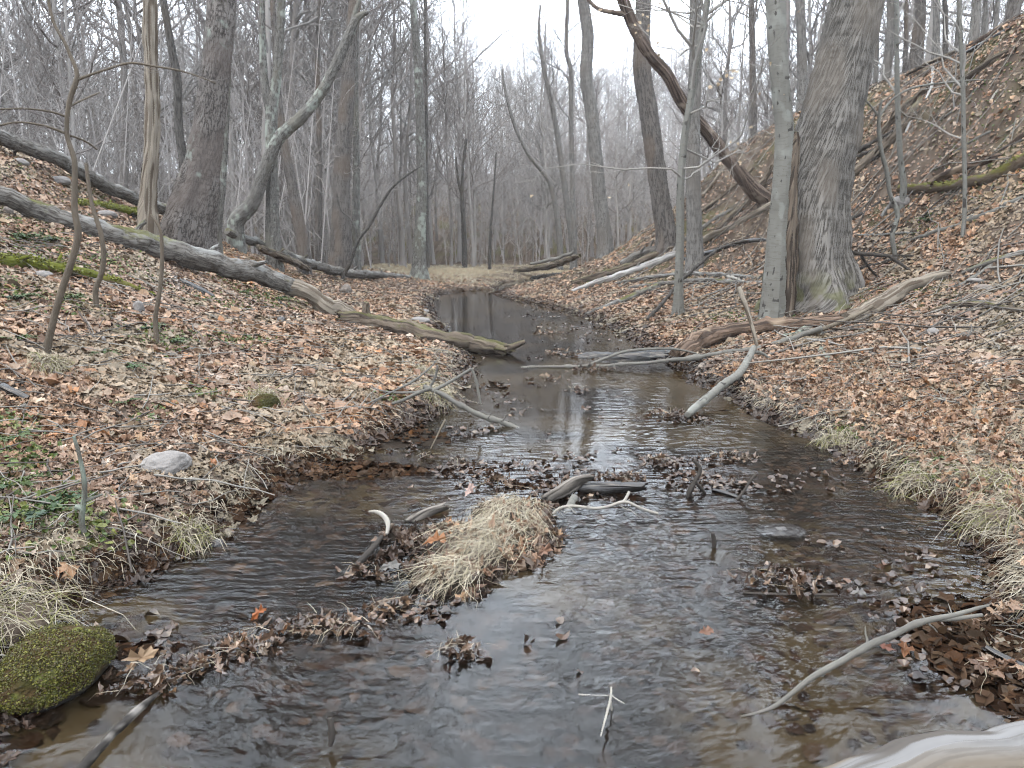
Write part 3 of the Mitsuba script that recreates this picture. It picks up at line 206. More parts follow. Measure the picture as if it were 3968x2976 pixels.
    ('fallen_branch', 'grey branch leaning from the hollow grass tussock down into the stream', 'branch', 'stick_grey', [(-0.749, 6.15, 0.302, 0.016), (-0.649, 6.126, 0.267, 0.02), (-0.471, 6.081, 0.173, 0.021), (-0.271, 6.032, 0.088, 0.023), (-0.1, 5.992, 0.038, 0.023), (0.019, 5.964, -0.002, 0.021), (0.168, 5.93, -0.049, 0.011)], 'log', {'branches': [[(-0.657, 6.126, 0.279, 0.016), (-0.532, 6.146, 0.343, 0.014), (-0.345, 6.176, 0.457, 0.012)], [(-0.34, 6.081, 0.473, 0.012), (-0.309, 6.074, 0.411, 0.012), (-0.279, 6.059, 0.265, 0.012), (-0.263, 6.051, 0.179, 0.01)], [(-0.68, 6.126, 0.299, 0.016), (-0.788, 6.138, 0.257, 0.016), (-0.941, 6.154, 0.181, 0.014), (-1.071, 6.168, 0.138, 0.012), (-1.145, 6.176, 0.095, 0.01)], [(-0.71, 6.15, 0.286, 0.012), (-0.648, 6.134, 0.389, 0.012), (-0.625, 6.12, 0.49, 0.01)], [(-0.789, 6.15, 0.262, 0.01), (-1.01, 6.177, 0.249, 0.008), (-1.19, 6.2, 0.284, 0.006)]]}),
    ('fallen_branch', 'dry twig bundle tips reaching up from the left bank behind the tussock', 'branch', 'stick_grey', [(-1.26, 5.94, 0.172, 0.006), (-1.079, 6.117, 0.233, 0.008), (-0.906, 6.29, 0.299, 0.01), (-0.754, 6.459, 0.392, 0.008), (-0.651, 6.6, 0.495, 0.004)], 'log', {}),
    ('fallen_branch', 'thin dark stick lying down the left bank below the crooked tan sapling', 'branch', 'stick_dark', [(-3.561, 5.68, 0.726, 0.013), (-3.393, 5.614, 0.663, 0.014), (-3.161, 5.503, 0.592, 0.014), (-2.952, 5.358, 0.519, 0.012), (-2.695, 5.229, 0.393, 0.01), (-2.612, 5.18, 0.383, 0.007)], 'log', {}),
    ('fallen_branch', 'thin dark stick below the short broken sapling stem, half in leaves', 'branch', 'stick_dark', [(-3.913, 6.66, 0.949, 0.008), (-3.704, 6.524, 0.837, 0.012), (-3.472, 6.5, 0.779, 0.014), (-3.293, 6.495, 0.709, 0.012), (-3.159, 6.46, 0.648, 0.008)], 'log', {}),
    ('fallen_branch', 'curved green grey stick lying below the flat pale stone', 'branch', 'stick_lichen', [(-2.314, 3.94, 0.251, 0.005), (-2.201, 3.854, 0.226, 0.009), (-2.059, 3.785, 0.205, 0.01), (-1.919, 3.77, 0.176, 0.011), (-1.828, 3.81, 0.147, 0.01), (-1.797, 3.88, 0.138, 0.005)], 'log', {}),
    ('fallen_branch', 'pale thin twig slanting over the left foreground plants', 'branch', 'stick_white', [(-2.626, 3.7, 0.315, 0.005), (-2.652, 3.842, 0.321, 0.006), (-2.692, 4.006, 0.339, 0.006), (-2.769, 4.209, 0.364, 0.007), (-2.883, 4.443, 0.404, 0.006), (-2.97, 4.697, 0.435, 0.005), (-3.029, 5.0, 0.464, 0.003)], 'log', {}),
    ('fallen_branch', 'pale stem standing up from the leaves left of the stream bank slope', 'branch', 'stick_white', [(-2.841, 6.68, 0.568, 0.011), (-3.071, 7.2, 0.61, 0.014), (-3.289, 7.682, 0.647, 0.014), (-3.671, 8.7, 0.725, 0.011)], 'log', {}),
    ('fallen_branch', 'slanting dark branch under the long grey log, toward the bank', 'branch', 'stick_dark', [(-4.159, 12.25, 0.752, 0.019), (-3.603, 11.416, 0.626, 0.021), (-3.138, 10.584, 0.524, 0.02), (-2.714, 9.7, 0.454, 0.012)], 'log', {}),
    ('fallen_branch', 'dark branch leaning across the foot of the thin pale tree', 'branch', 'stick_dark', [(2.369, 12.95, 0.185, 0.028), (2.555, 13.222, 0.306, 0.033), (2.841, 13.647, 0.497, 0.034), (3.093, 14.06, 0.702, 0.031), (3.606, 14.795, 1.005, 0.032), (4.45, 15.927, 1.404, 0.025), (5.368, 17.0, 1.551, 0.021)], 'log', {}),
    ('fallen_branch', 'small grey branch lying right of the thin pale tree', 'branch', 'stick_grey', [(3.557, 14.85, 0.363, 0.023), (3.576, 13.832, 0.355, 0.026), (3.73, 13.152, 0.378, 0.025), (3.964, 12.85, 0.436, 0.016)], 'log', {}),
    ('fallen_branch', 'brown stick level in the leaves on the right bank, left of a small grey stone', 'branch', 'stick_tan', [(3.252, 7.74, 0.312, 0.001), (3.672, 7.503, 0.372, 0.012), (3.772, 7.42, 0.389, 0.016), (3.944, 7.44, 0.415, 0.009)], 'log', {}),
    ('fallen_branch', 'thin stick at the right edge, above the tan flaked wood', 'branch', 'stick_grey', [(5.455, 9.26, 0.762, 0.009), (5.552, 8.867, 0.821, 0.014), (5.581, 8.402, 0.815, 0.013), (5.582, 8.02, 0.811, 0.01)], 'log', {}),
    ('fallen_log', 'thick brown log parallel to the split rotten trunk, nearer the ridge top', 'log', 'log_rot', [(7.541, 15.95, 3.612, 0.067), (7.811, 15.887, 3.949, 0.095), (8.096, 15.774, 4.289, 0.094), (8.301, 15.6, 4.539, 0.065)], 'log', {}),
    ('fallen_log', 'dark brown log slanting down the slope between the crooked and the pale sapling', 'log', 'log_bark', [(6.589, 13.5, 1.946, 0.049), (6.772, 13.5, 2.186, 0.066), (6.943, 13.3, 2.294, 0.04)], 'log', {}),
    ('fallen_log', 'brown log on the upper right slope below the reddish skyline log', 'log', 'log_rot', [(8.103, 14.35, 4.295, 0.042), (8.259, 14.083, 4.479, 0.066), (8.436, 13.745, 4.651, 0.065), (8.549, 13.45, 4.754, 0.039)], 'log', {}),
    ('fallen_log', 'grey brown log low on the right slope near the edge, above the flaked wood', 'log', 'log_bark', [(6.105, 10.12, 1.1, 0.025), (6.272, 9.913, 1.229, 0.043), (6.496, 9.718, 1.341, 0.045), (6.646, 9.56, 1.413, 0.035)], 'log', {}),
    ('fallen_branch', 'dark branch in the debris right of the largest tree, uppermost of three', 'branch', 'stick_dark', [(7.199, 16.35, 3.345, 0.039), (7.39, 16.11, 3.467, 0.048), (7.561, 15.796, 3.61, 0.043), (7.659, 15.45, 3.705, 0.023)], 'log', {}),
    ('fallen_branch', 'dark branch in the debris right of the largest tree, lowest of three', 'branch', 'stick_dark', [(6.96, 15.9, 2.869, 0.038), (7.085, 15.774, 2.987, 0.048), (7.187, 15.573, 3.122, 0.042), (7.31, 15.3, 3.191, 0.023)], 'log', {}),
    ('fallen_branch', 'short dark branch in the debris right of the largest tree, between two others', 'branch', 'stick_dark', [(7.128, 16.3, 3.226, 0.044), (7.257, 16.1, 3.28, 0.048), (7.35, 15.8, 3.347, 0.033)], 'log', {}),
    ('fallen_branch', 'dark stick rising up the slope from the foot of the largest tree', 'branch', 'stick_dark', [(6.304, 14.25, 1.851, 0.022), (6.489, 14.099, 2.016, 0.034), (6.707, 13.962, 2.201, 0.034), (6.864, 13.85, 2.368, 0.021)], 'log', {}),
    ('fallen_branch', 'long thin level stick behind the propped twiggy branch', 'branch', 'stick_grey', [(6.212, 13.95, 1.66, 0.017), (6.315, 12.965, 1.641, 0.02), (6.488, 12.065, 1.66, 0.022), (6.589, 11.28, 1.737, 0.014)], 'log', {}),
    ('fallen_branch', 'thin stick on the right slope just below the grey forked branch', 'branch', 'stick_tan', [(6.191, 10.52, 1.302, 0.013), (6.372, 10.2, 1.333, 0.019), (6.482, 9.937, 1.398, 0.018), (6.656, 9.76, 1.482, 0.012)], 'log', {}),
    ('fallen_log', 'tan flaked rotten wood lying level near the right picture edge', 'log', 'log_rot', [(5.218, 9.18, 0.671, 0.023), (5.347, 9.069, 0.738, 0.037), (5.435, 8.795, 0.788, 0.041), (5.435, 8.334, 0.789, 0.039), (5.5, 7.86, 0.785, 0.032)], 'log', {}),
    ('fallen_branch', 'thin brown stick sloping down to the right edge above the flaked wood', 'branch', 'stick_tan', [(6.092, 9.78, 1.023, 0.012), (6.054, 9.428, 1.0, 0.018), (6.01, 9.001, 0.967, 0.017), (5.892, 8.46, 0.947, 0.013)], 'log', {}),
    ('fallen_log', 'charred black log on the left slope below the long grey log', 'log', 'wood_wet', [(-4.451, 9.78, 1.053, 0.03), (-4.239, 9.604, 1.002, 0.048), (-4.042, 9.545, 0.917, 0.05), (-3.879, 9.58, 0.826, 0.033)], 'log', {}),
    ('fallen_log', 'short rotten brown log beside the thin grey stem with bent tip', 'log', 'log_red', [(-4.067, 8.58, 0.907, 0.027), (-3.888, 8.378, 0.858, 0.039), (-3.736, 8.239, 0.807, 0.036), (-3.623, 8.16, 0.763, 0.02)], 'log', {}),
    ('fallen_log', 'dark rotten wood half buried on the left slope under a thin stick', 'log', 'log_rot', [(-3.502, 6.36, 0.75, 0.024), (-3.388, 6.365, 0.717, 0.032), (-3.258, 6.355, 0.682, 0.032), (-3.151, 6.36, 0.649, 0.02)], 'log', {}),
    ('fallen_log', 'dark log end at the left picture edge in mid slope', 'log', 'wood_wet', [(-3.498, 4.8, 0.63, 0.04), (-3.346, 4.745, 0.576, 0.042), (-3.249, 4.73, 0.542, 0.039), (-3.171, 4.72, 0.513, 0.024)], 'log', {}),
    ('fallen_log', 'long thin log running down the right hill behind the crossed brown trunk', 'log', 'log_rot', [(4.946, 20.55, 2.178, 0.038), (5.39, 20.399, 2.537, 0.056), (5.947, 20.275, 3.009, 0.061), (6.328, 20.2, 3.416, 0.049)], 'log', {}),
    ('fallen_log', 'grey log low on the right hill, above the dark brown log', 'log', 'log_bark', [(4.466, 19.7, 1.559, 0.048), (4.843, 19.562, 1.818, 0.066), (5.255, 19.374, 2.139, 0.065), (5.606, 19.2, 2.339, 0.041)], 'log', {}),
    ('fallen_branch', 'pale stick crossing the level poles behind the thin pale tree', 'branch', 'stick_white', [(4.422, 16.45, 0.849, 0.02), (4.526, 15.399, 0.797, 0.029), (4.603, 14.421, 0.735, 0.027), (4.633, 13.7, 0.688, 0.017)], 'log', {}),
    ('fallen_branch', 'thin grey stick high on the right slope under the white splintered pole', 'branch', 'stick_grey', [(7.772, 14.1, 3.69, 0.017), (7.87, 13.861, 3.81, 0.025), (7.994, 13.687, 3.974, 0.024), (8.118, 13.6, 4.187, 0.016)], 'log', {}),
    ('fallen_branch', 'grey stick on the right slope above the curved mossy log', 'branch', 'stick_grey', [(7.514, 13.1, 3.009, 0.016), (7.658, 12.85, 3.165, 0.023), (7.763, 12.55, 3.27, 0.019)], 'log', {}),
    ('fallen_branch', 'thin pale stick beside the foot of the slim straight sapling', 'branch', 'stick_white', [(6.72, 11.18, 1.869, 0.014), (6.844, 10.96, 1.96, 0.017), (6.959, 10.54, 2.005, 0.013)], 'log', {}),
    ('driftwood', 'cracked grey driftwood piece at the back of the grass hummock in the stream', 'driftwood', 'wood_grey', [(0.202, 4.15, 0.026, 0.03), (0.274, 4.216, 0.043, 0.041), (0.348, 4.286, 0.063, 0.048), (0.433, 4.363, 0.076, 0.037), (0.477, 4.4, 0.075, 0.02)], 'log', {}),
    ('driftwood', 'black wet splintered wood floating right of the cracked driftwood', 'driftwood', 'wood_wet', [(0.424, 4.35, 0.014, 0.031), (0.522, 4.337, 0.019, 0.04), (0.661, 4.318, 0.031, 0.037), (0.799, 4.3, 0.049, 0.023)], 'log', {}),
    ('driftwood', 'rounded grey stick end poking up beside the cracked driftwood', 'driftwood', 'bark_smooth', [(0.314, 4.0, -0.037, 0.021), (0.338, 4.078, -0.002, 0.024), (0.37, 4.15, 0.026, 0.025)], 'log', {}),
    ('fallen_branch', 'pale forked twig reaching over the water right of the grass hummock', 'branch', 'stick_white', [(0.231, 3.9, 0.023, 0.009), (0.272, 3.9, 0.063, 0.009), (0.344, 3.9, 0.071, 0.009), (0.472, 3.9, 0.053, 0.009), (0.562, 3.9, 0.069, 0.009), (0.617, 3.9, 0.093, 0.009), (0.716, 3.9, 0.05, 0.008), (0.807, 3.9, 0.023, 0.008)], 'log', {'branches': [[(0.613, 3.9, 0.088, 0.009), (0.636, 3.924, 0.109, 0.009), (0.655, 3.95, 0.135, 0.008)]]}),
    ('driftwood', 'curved white stick like a horn beside the left end of the grass hummock', 'driftwood', 'stick_white', [(-0.635, 3.55, 0.046, 0.008), (-0.629, 3.586, 0.067, 0.011), (-0.641, 3.624, 0.09, 0.011), (-0.678, 3.673, 0.109, 0.01), (-0.719, 3.713, 0.109, 0.009), (-0.761, 3.75, 0.093, 0.006)], 'log', {}),
    ('driftwood', 'short grey log piece at the left back of the grass hummock', 'driftwood', 'wood_grey', [(-0.562, 3.85, -0.006, 0.025), (-0.516, 3.893, 0.007, 0.03), (-0.458, 3.947, 0.021, 0.03), (-0.397, 4.0, 0.027, 0.024)], 'log', {}),
    ('driftwood', 'dark stick along the left front of the grass hummock', 'driftwood', 'stick_dark', [(-0.775, 3.2, -0.028, 0.013), (-0.731, 3.308, 0.003, 0.015), (-0.692, 3.397, 0.023, 0.015), (-0.652, 3.5, 0.052, 0.01)], 'log', {}),
    ('driftwood', 'dark branched root standing out of the water right of the hummock', 'driftwood', 'stick_dark', [(1.053, 4.25, -0.036, 0.01), (1.072, 4.263, 0.033, 0.014), (1.092, 4.271, 0.074, 0.014), (1.123, 4.282, 0.128, 0.013), (1.134, 4.29, 0.169, 0.013), (1.095, 4.3, 0.21, 0.01)], 'log', {'branches': [[(1.1, 4.271, 0.088, 0.011), (1.15, 4.294, 0.036, 0.01), (1.194, 4.321, -0.032, 0.009)], [(1.078, 4.263, 0.018, 0.01), (1.098, 4.245, -0.02, 0.007), (1.105, 4.233, -0.05, 0.006)]]}),
    ('driftwood', 'slim upright stick slanting from the water near the dark branched root', 'driftwood', 'stick_dark', [(1.335, 4.2, -0.009, 0.011), (1.379, 4.217, 0.043, 0.008), (1.417, 4.234, 0.1, 0.007), (1.46, 4.25, 0.147, 0.006)], 'log', {}),
    ('driftwood', 'flat dark wood chip lying in the shallow right of the branched root', 'driftwood', 'wood_wet', [(1.234, 4.34, 0.012, 0.011), (1.29, 4.289, 0.009, 0.015), (1.346, 4.24, 0.005, 0.013), (1.368, 4.22, 0.001, 0.007)], 'log', {}),
    ('driftwood', 'small upright dark stump standing alone in the right middle of the stream', 'driftwood', 'stick_dark', [(1.01, 3.5, -0.002, 0.01), (1.011, 3.5, 0.032, 0.012), (1.001, 3.5, 0.077, 0.009)], 'log', {}),
    ('driftwood', 'small dark stake with torn top in the front water left of centre', 'driftwood', 'stick_dark', [(-0.548, 1.98, 0.018, 0.008), (-0.543, 1.99, 0.057, 0.01), (-0.549, 2.0, 0.097, 0.007)], 'log', {}),
    ('fallen_branch', 'white forked twig with thin prongs in the front water right of centre', 'branch', 'stick_white', [(0.331, 2.22, 0.053, 0.003), (0.323, 2.165, 0.048, 0.004), (0.305, 2.111, 0.043, 0.004), (0.287, 2.058, 0.04, 0.003), (0.269, 2.0, 0.034, 0.002)], 'log', {'branches': [[(0.321, 2.165, 0.039, 0.003), (0.327, 2.184, -0.024, 0.003), (0.323, 2.201, -0.079, 0.003), (0.313, 2.215, -0.123, 0.002)], [(0.318, 2.165, 0.064, 0.002), (0.341, 2.148, 0.056, 0.002), (0.362, 2.135, 0.051, 0.001)]]}),
    ('fallen_branch', 'short white twig lying level on the front water near the forked twig', 'branch', 'stick_white', [(0.225, 2.26, 0.001, 0.002), (0.265, 2.26, -0.004, 0.003), (0.304, 2.26, -0.006, 0.003), (0.343, 2.26, -0.002, 0.002)], 'log', {}),
    ('fallen_branch', 'dark stick under the leaf clump in the right middle of the stream', 'branch', 'stick_dark', [(1.008, 3.0, 0.002, 0.006), (1.078, 2.997, -0.003, 0.008), (1.197, 2.991, -0.002, 0.008), (1.315, 2.985, -0.001, 0.007), (1.413, 2.98, 0.003, 0.005)], 'log', {}),
    ('fallen_branch', 'dark wet stick beneath the leaf raft in the left front water', 'branch', 'stick_dark', [(-1.066, 2.44, -0.007, 0.003), (-1.01, 2.515, -0.006, 0.004), (-0.937, 2.609, -0.014, 0.004), (-0.861, 2.72, -0.001, 0.003)], 'log', {}),
    ('fallen_branch', 'thin upright twig standing in the stream left of the grass hummock', 'branch', 'stick_tan', [(-0.622, 5.3, -0.037, 0.003), (-0.573, 5.34, 0.059, 0.005), (-0.523, 5.38, 0.156, 0.007), (-0.5, 5.4, 0.204, 0.005)], 'log', {}),
    ('fallen_branch', 'twig stub with dark leaves at the foot of the leaning grey branch in the water', 'branch', 'stick_dark', [(1.259, 6.4, -0.048, 0.01), (1.246, 6.4, -0.006, 0.014), (1.22, 6.4, 0.028, 0.012)], 'log', {}),
    ('fallen_log', 'dark log buried at the water edge, bottom right beside the leaf heap', 'log', 'wood_wet', [(1.694, 2.42, 0.078, 0.012), (1.726, 2.389, 0.061, 0.016), (1.768, 2.352, 0.048, 0.019), (1.829, 2.3, 0.036, 0.019)], 'log', {}),
]
STONES = [
    ('boulder', 'large mossy boulder in the water at the bottom left corner', np.float64(-1.58), np.float64(2.33), np.float64(0.058), np.float64(0.16), 0.2, np.float64(0.13), 'stone_moss', 0),
    ('stone', 'flat pale stone bedded in leaves on the left bank in front of the stream', np.float64(-2.022), np.float64(4.16), np.float64(0.226), np.float64(0.154), np.float64(0.123), np.float64(0.087), 'stone_pale', 1),
    ('stone', 'round grey stone on the left bank under the arching dark sapling', np.float64(-3.945), np.float64(17.7), np.float64(0.399), np.float64(0.155), np.float64(0.124), np.float64(0.153), 'stone_brown', 2),
    ('stone', 'mossy stone wrapped in dry grass on the left bank', np.float64(-1.914), np.float64(5.62), np.float64(0.258), np.float64(0.116), np.float64(0.093), np.float64(0.101), 'stone_moss', 3),
    ('stone', 'rounded grey stone under the curved mossy log on the right slope', np.float64(6.798), np.float64(13.3), np.float64(2.186), np.float64(0.191), np.float64(0.153), np.float64(0.134), 'stone_pale', 4),
    ('stone', 'small grey stone among leaves on the right bank above the grey pole', np.float64(4.632), np.float64(8.1), np.float64(0.528), np.float64(0.081), np.float64(0.065), np.float64(0.064), 'stone_pale', 5),
    ('stone', 'white stone beside the level poles right of the thin pale tree', np.float64(4.469), np.float64(15.35), np.float64(0.726), np.float64(0.096), np.float64(0.077), np.float64(0.066), 'stone_pale', 6),
    ('stone', 'flat brown stone near the right edge above the tan flaked wood', np.float64(5.921), np.float64(9.34), np.float64(0.932), np.float64(0.117), np.float64(0.094), np.float64(0.067), 'stone_brown', 7),
    ('stone', 'pale grey stone behind the long grey log, left of the tan snag', np.float64(-6.902), np.float64(12.9), np.float64(1.97), np.float64(0.178), np.float64(0.142), np.float64(0.084), 'stone_pale', 8),
    ('stone', 'grey boulder on the left skyline beside the brown mossy log', np.float64(-8.126), np.float64(12.7), np.float64(2.795), np.float64(0.159), np.float64(0.127), np.float64(0.091), 'stone_pale', 9),
    ('stone', 'second grey boulder on the left skyline, right of the first', np.float64(-8.01), np.float64(13.55), np.float64(2.578), np.float64(0.187), np.float64(0.149), np.float64(0.098), 'stone_pale', 10),
    ('stone', 'rounded tan stone under the long grey log at the left picture edge', np.float64(-6.62), np.float64(9.96), np.float64(1.897), np.float64(0.081), np.float64(0.065), np.float64(0.079), 'stone_brown', 11),
    ('stone', 'pale stone below the bright green mossy log', np.float64(-4.686), np.float64(7.44), np.float64(1.187), np.float64(0.102), np.float64(0.082), np.float64(0.048), 'stone_pale', 12),
    ('stone', 'white stone among leaves near the thin grey stem', np.float64(-3.771), np.float64(7.48), np.float64(0.841), np.float64(0.061), np.float64(0.049), np.float64(0.102), 'stone_pale', 13),
    ('stone', 'small upright grey stone on the left slope below the short broken stem', np.float64(-3.415), np.float64(6.14), np.float64(0.69), np.float64(0.027), np.float64(0.022), np.float64(0.049), 'stone_pale', 14),
    ('stone', 'dark stump-like stone in the leaves under the debarked log end', np.float64(-2.887), np.float64(9.24), np.float64(0.54), np.float64(0.058), np.float64(0.046), np.float64(0.066), 'stone_dark', 15),
    ('stone', 'flat grey stone in the left bank edge at the water beside wet leaves', np.float64(-1.504), np.float64(3.56), np.float64(-0.012), np.float64(0.045), np.float64(0.036), np.float64(0.028), 'stone_dark', 16),
    ('stone', 'smooth rock just under the surface right of the hummock, barely breaking the water', np.float64(1.447), np.float64(3.75), np.float64(-0.042), np.float64(0.129), np.float64(0.103), np.float64(0.046), 'stone_dark', 17),
    ('stone', 'grey rock hidden in grass behind the hollow tussock', np.float64(-1.645), np.float64(13.05), np.float64(0.145), np.float64(0.245), np.float64(0.196), np.float64(0.075), 'stone_pale', 18),
    ('stone', 'pale stone chip by the stream behind the low rotten log', np.float64(-1.786), np.float64(15.35), np.float64(0.103), np.float64(0.067), np.float64(0.054), np.float64(0.055), 'stone_pale', 19),
    ('stone', 'small white stone in the leaves on the far left slope edge', np.float64(-4.534), np.float64(6.66), np.float64(1.15), np.float64(0.033), np.float64(0.027), np.float64(0.029), 'stone_pale', 20),
    ('stone', 'flat whitish stone on the right slope near the grey stick', np.float64(6.057), np.float64(9.72), np.float64(1.022), np.float64(0.122), np.float64(0.097), np.float64(0.035), 'stone_pale', 21),
]
PLANTS = [
    ('fern', 'largest green fern clump in the left foreground beside the lichened upright stick', np.float64(-2.264), np.float64(3.36), 0.218, 0.26, 0, None),
    ('fern', 'green fern at the left picture edge above the largest fern clump', np.float64(-2.516), np.float64(3.52), 0.297, 0.18, 1, None),
    ('fern', 'wide dark green fern patch at the left edge under the long grey log', np.float64(-5.749), np.float64(8.82), 1.528, 0.34, 2, None),
    ('fern', 'dark green fern just right of the wide fern patch', np.float64(-5.698), np.float64(9.26), 1.509, 0.28, 3, None),
    ('fern', 'fern between the mossy log and the crooked tan sapling', np.float64(-4.282), np.float64(6.38), 1.012, 0.25, 4, None),
    ('fern', 'low green fern behind the crooked tan sapling stem', np.float64(-4.049), np.float64(6.72), 0.988, 0.2, 5, None),
    ('fern', 'green fern at the foot of the thin grey stem', np.float64(-3.3), np.float64(6.68), 0.722, 0.2, 6, None),
    ('fern', 'small fern right of the thin grey stem, lower on the slope', np.float64(-3.047), np.float64(6.52), 0.615, 0.2, 7, None),
    ('fern', 'fern on the left bank above the mossy stone with grass', np.float64(-2.961), np.float64(5.58), 0.544, 0.17, 8, None),
    ('fern', 'small fern left of the one above the mossy stone', np.float64(-3.258), np.float64(5.78), 0.624, 0.18, 9, None),
    ('fern', 'light green fern below the long grey log, toward its lower end', np.float64(-4.642), np.float64(11.96), 0.958, 0.28, 10, None),
    ('fern', 'light green fern under the lower end of the long grey log', np.float64(-3.952), np.float64(11.02), 0.76, 0.25, 11, None),
    ('fern', 'fern in the grass patch below the debarked log end', np.float64(-3.629), np.float64(11.5), 0.624, 0.22, 12, None),
    ('fern', 'small bright fern beside the flat pale stone', np.float64(-2.705), np.float64(5.02), 0.399, 0.12, 13, None),
    ('fern', 'little fern at the left edge near the foreground twigs', np.float64(-2.88), np.float64(4.1), 0.386, 0.14, 14, None),
    ('fern', 'small fern near the left picture edge in mid slope', np.float64(-3.73), np.float64(5.5), 0.77, 0.2, 15, None),
    ('fern', 'small green plant on the right slope below the curved mossy log', np.float64(6.654), np.float64(12.1), 1.837, 0.22, 16, None),
    ('fern', 'small fern left of the foot of the largest tree', np.float64(3.334), np.float64(11.72), 0.314, 0.16, 17, None),
    ('fern', 'fern in front of the foot of the largest tree', np.float64(3.728), np.float64(11.14), 0.371, 0.16, 18, None),
    ('grass_tussock', 'hollow grass tussock on the undercut left bank at the leaning branch', np.float64(-0.737), np.float64(6.74), 0.088, 0.26, 19, None),
    ('grass_tussock', 'dry grass draped over the mossy stone on the left bank', np.float64(-1.977), np.float64(5.76), 0.249, 0.22, 20, None),
    ('grass_tussock', 'tuft of dry grass at the bottom left behind the mossy boulder', np.float64(-1.937), np.float64(2.62), 0.023, 0.34, 21, None),
    ('grass_tussock', 'dry tuft hanging at the left water edge below the curved green stick', np.float64(-1.623), np.float64(3.54), 0.026, 0.16, 22, None),
    ('grass_tussock', 'mossy grass tuft overhanging the water on the right bank', np.float64(2.482), np.float64(4.34), 0.041, 0.2, 23, None),
    ('grass_tussock', 'mossy grass tuft on the right bank a step beyond the overhanging one', np.float64(2.433), np.float64(5.42), 0.024, 0.17, 24, None),
    ('grass_tussock', 'grass tuft hanging over the water at the right picture edge', np.float64(2.533), np.float64(3.62), 0.095, 0.24, 25, None),
    ('grass_tussock', 'grass tuft beside the bent stick near the right picture edge', np.float64(2.746), np.float64(4.02), 0.146, 0.22, 26, None),
    ('grass_tussock', 'dry grass tuft by the tan sapling foot on the left slope', np.float64(-3.338), np.float64(5.28), 0.604, 0.2, 27, None),
    ('grass_tussock', 'dry grass clump on the left bank above the water behind the twigs', np.float64(-0.908), np.float64(7.68), 0.138, 0.18, 28, None),
]
CLUMPS = [
    ('leaf_clump', 'dark wet leaf clump with straw, standing up in the water below the grass hummock', np.float64(-0.62), np.float64(2.671), 0.085, 22, 0.07, 1.0, 0),
    ('leaf_clump', 'small leaf clump alone in the front water right of the straw one', np.float64(-0.199), np.float64(2.505), 0.07, 18, 0.075, 1.0, 1),
    ('leaf_clump', 'leaf raft with a tan oak leaf, left front of the stream beside the boulder', np.float64(-1.263), np.float64(2.329), 0.13, 40, 0.06, 1.0, 2),
    ('leaf_clump', 'leaf clump with curled orange leaf, left of the straw leaf clump', np.float64(-0.887), np.float64(2.637), 0.1, 24, 0.045, 1.0, 3),
    ('leaf_clump', 'brown leaf pile on a stick in the right middle of the stream', np.float64(1.221), np.float64(3.057), 0.17, 46, 0.09, 1.0, 4),
    ('leaf_clump', 'wet leaf pile in front of the dark branched root, right of driftwood', np.float64(1.009), np.float64(4.944), 0.16, 40, 0.06, 1.0, 5),
    ('leaf_clump', 'dark leaf pile in the shallows near the slim upright stick', np.float64(1.589), np.float64(5.056), 0.14, 30, 0.06, 1.0, 6),
    ('leaf_clump', 'leaf pile behind the black splintered wood', np.float64(0.671), np.float64(4.585), 0.16, 40, 0.06, 1.0, 7),
    ('leaf_clump', 'reddish leaf pile at the back left of the grass hummock', np.float64(-0.135), np.float64(4.491), 0.17, 44, 0.06, 1.0, 8),
    ('leaf_clump', 'leaf heap on the water edge at the far right bottom', np.float64(1.932), np.float64(2.654), 0.13, 34, 0.09, 0.3, 9),
    ('leaf_clump', 'second leaf heap at the far right bottom, nearer the white log', np.float64(1.749), np.float64(2.315), 0.13, 36, 0.1, 0.3, 10),
    ('leaf_clump', 'wet leaves caught against the foot of the leaning grey branch', np.float64(1.367), np.float64(6.374), 0.2, 44, 0.06, 1.0, 11),
    ('leaf_clump', 'small dark leaf pile in the calm pool behind the hummock', np.float64(0.687), np.float64(7.477), 0.13, 20, 0.05, 1.0, 12),
    ('leaf_clump', 'leaves caught below the long thin branch over the stream', np.float64(0.966), np.float64(8.747), 0.3, 50, 0.05, 1.0, 13),
    ('leaf_clump', 'dark leaves stranded upstream of the long thin branch', np.float64(0.694), np.float64(10.064), 0.3, 40, 0.07, 1.0, 14),
    ('leaf_clump', 'reddish leaf sticking up in the water left behind the hummock', np.float64(-0.391), np.float64(4.966), 0.08, 10, 0.05, 1.0, 15),
    ('leaf_clump', 'tiny leaf clump in the stream beyond the small dark pile', np.float64(0.409), np.float64(8.135), 0.12, 14, 0.04, 1.0, 16),
    ('leaf_clump', 'leaf scrap at the water edge by the leaning branch tip', np.float64(-0.594), np.float64(5.056), 0.06, 8, 0.04, 1.0, 17),
    ('leaf_clump', 'dark clump of leaves far upstream in the dark flats', np.float64(0.619), np.float64(12.453), 0.25, 22, 0.07, 1.0, 18),
    ('leaf_clump', 'red brown leaf scrap on the gravel right of the forked twig', np.float64(2.36), np.float64(4.944), 0.13, 24, 0.045, 1.0, 19),
    ('leaf_clump', 'dark leaf line left front of the stream, nearest the leaf raft by the boulder', np.float64(-1.126), np.float64(2.423), 0.11, 34, 0.04, 1.0, 20),
    ('leaf_clump', 'dark leaf line left front of the stream, between raft and orange leaf clump', np.float64(-1.017), np.float64(2.537), 0.11, 34, 0.04, 1.0, 21),
    ('leaf_clump', 'dark leaves strung between the orange leaf clump and the straw leaf clump', np.float64(-0.768), np.float64(2.718), 0.1, 26, 0.035, 1.0, 22),
    ('leaf_clump', 'dark wet leaves trailing from the front of the grass hummock to the straw clump', np.float64(-0.483), np.float64(2.847), 0.12, 36, 0.045, 1.0, 23),
    ('leaf_clump', 'dark wet leaves at the left tip of the grass hummock', np.float64(-0.658), np.float64(3.213), 0.13, 40, 0.05, 1.0, 24),
]
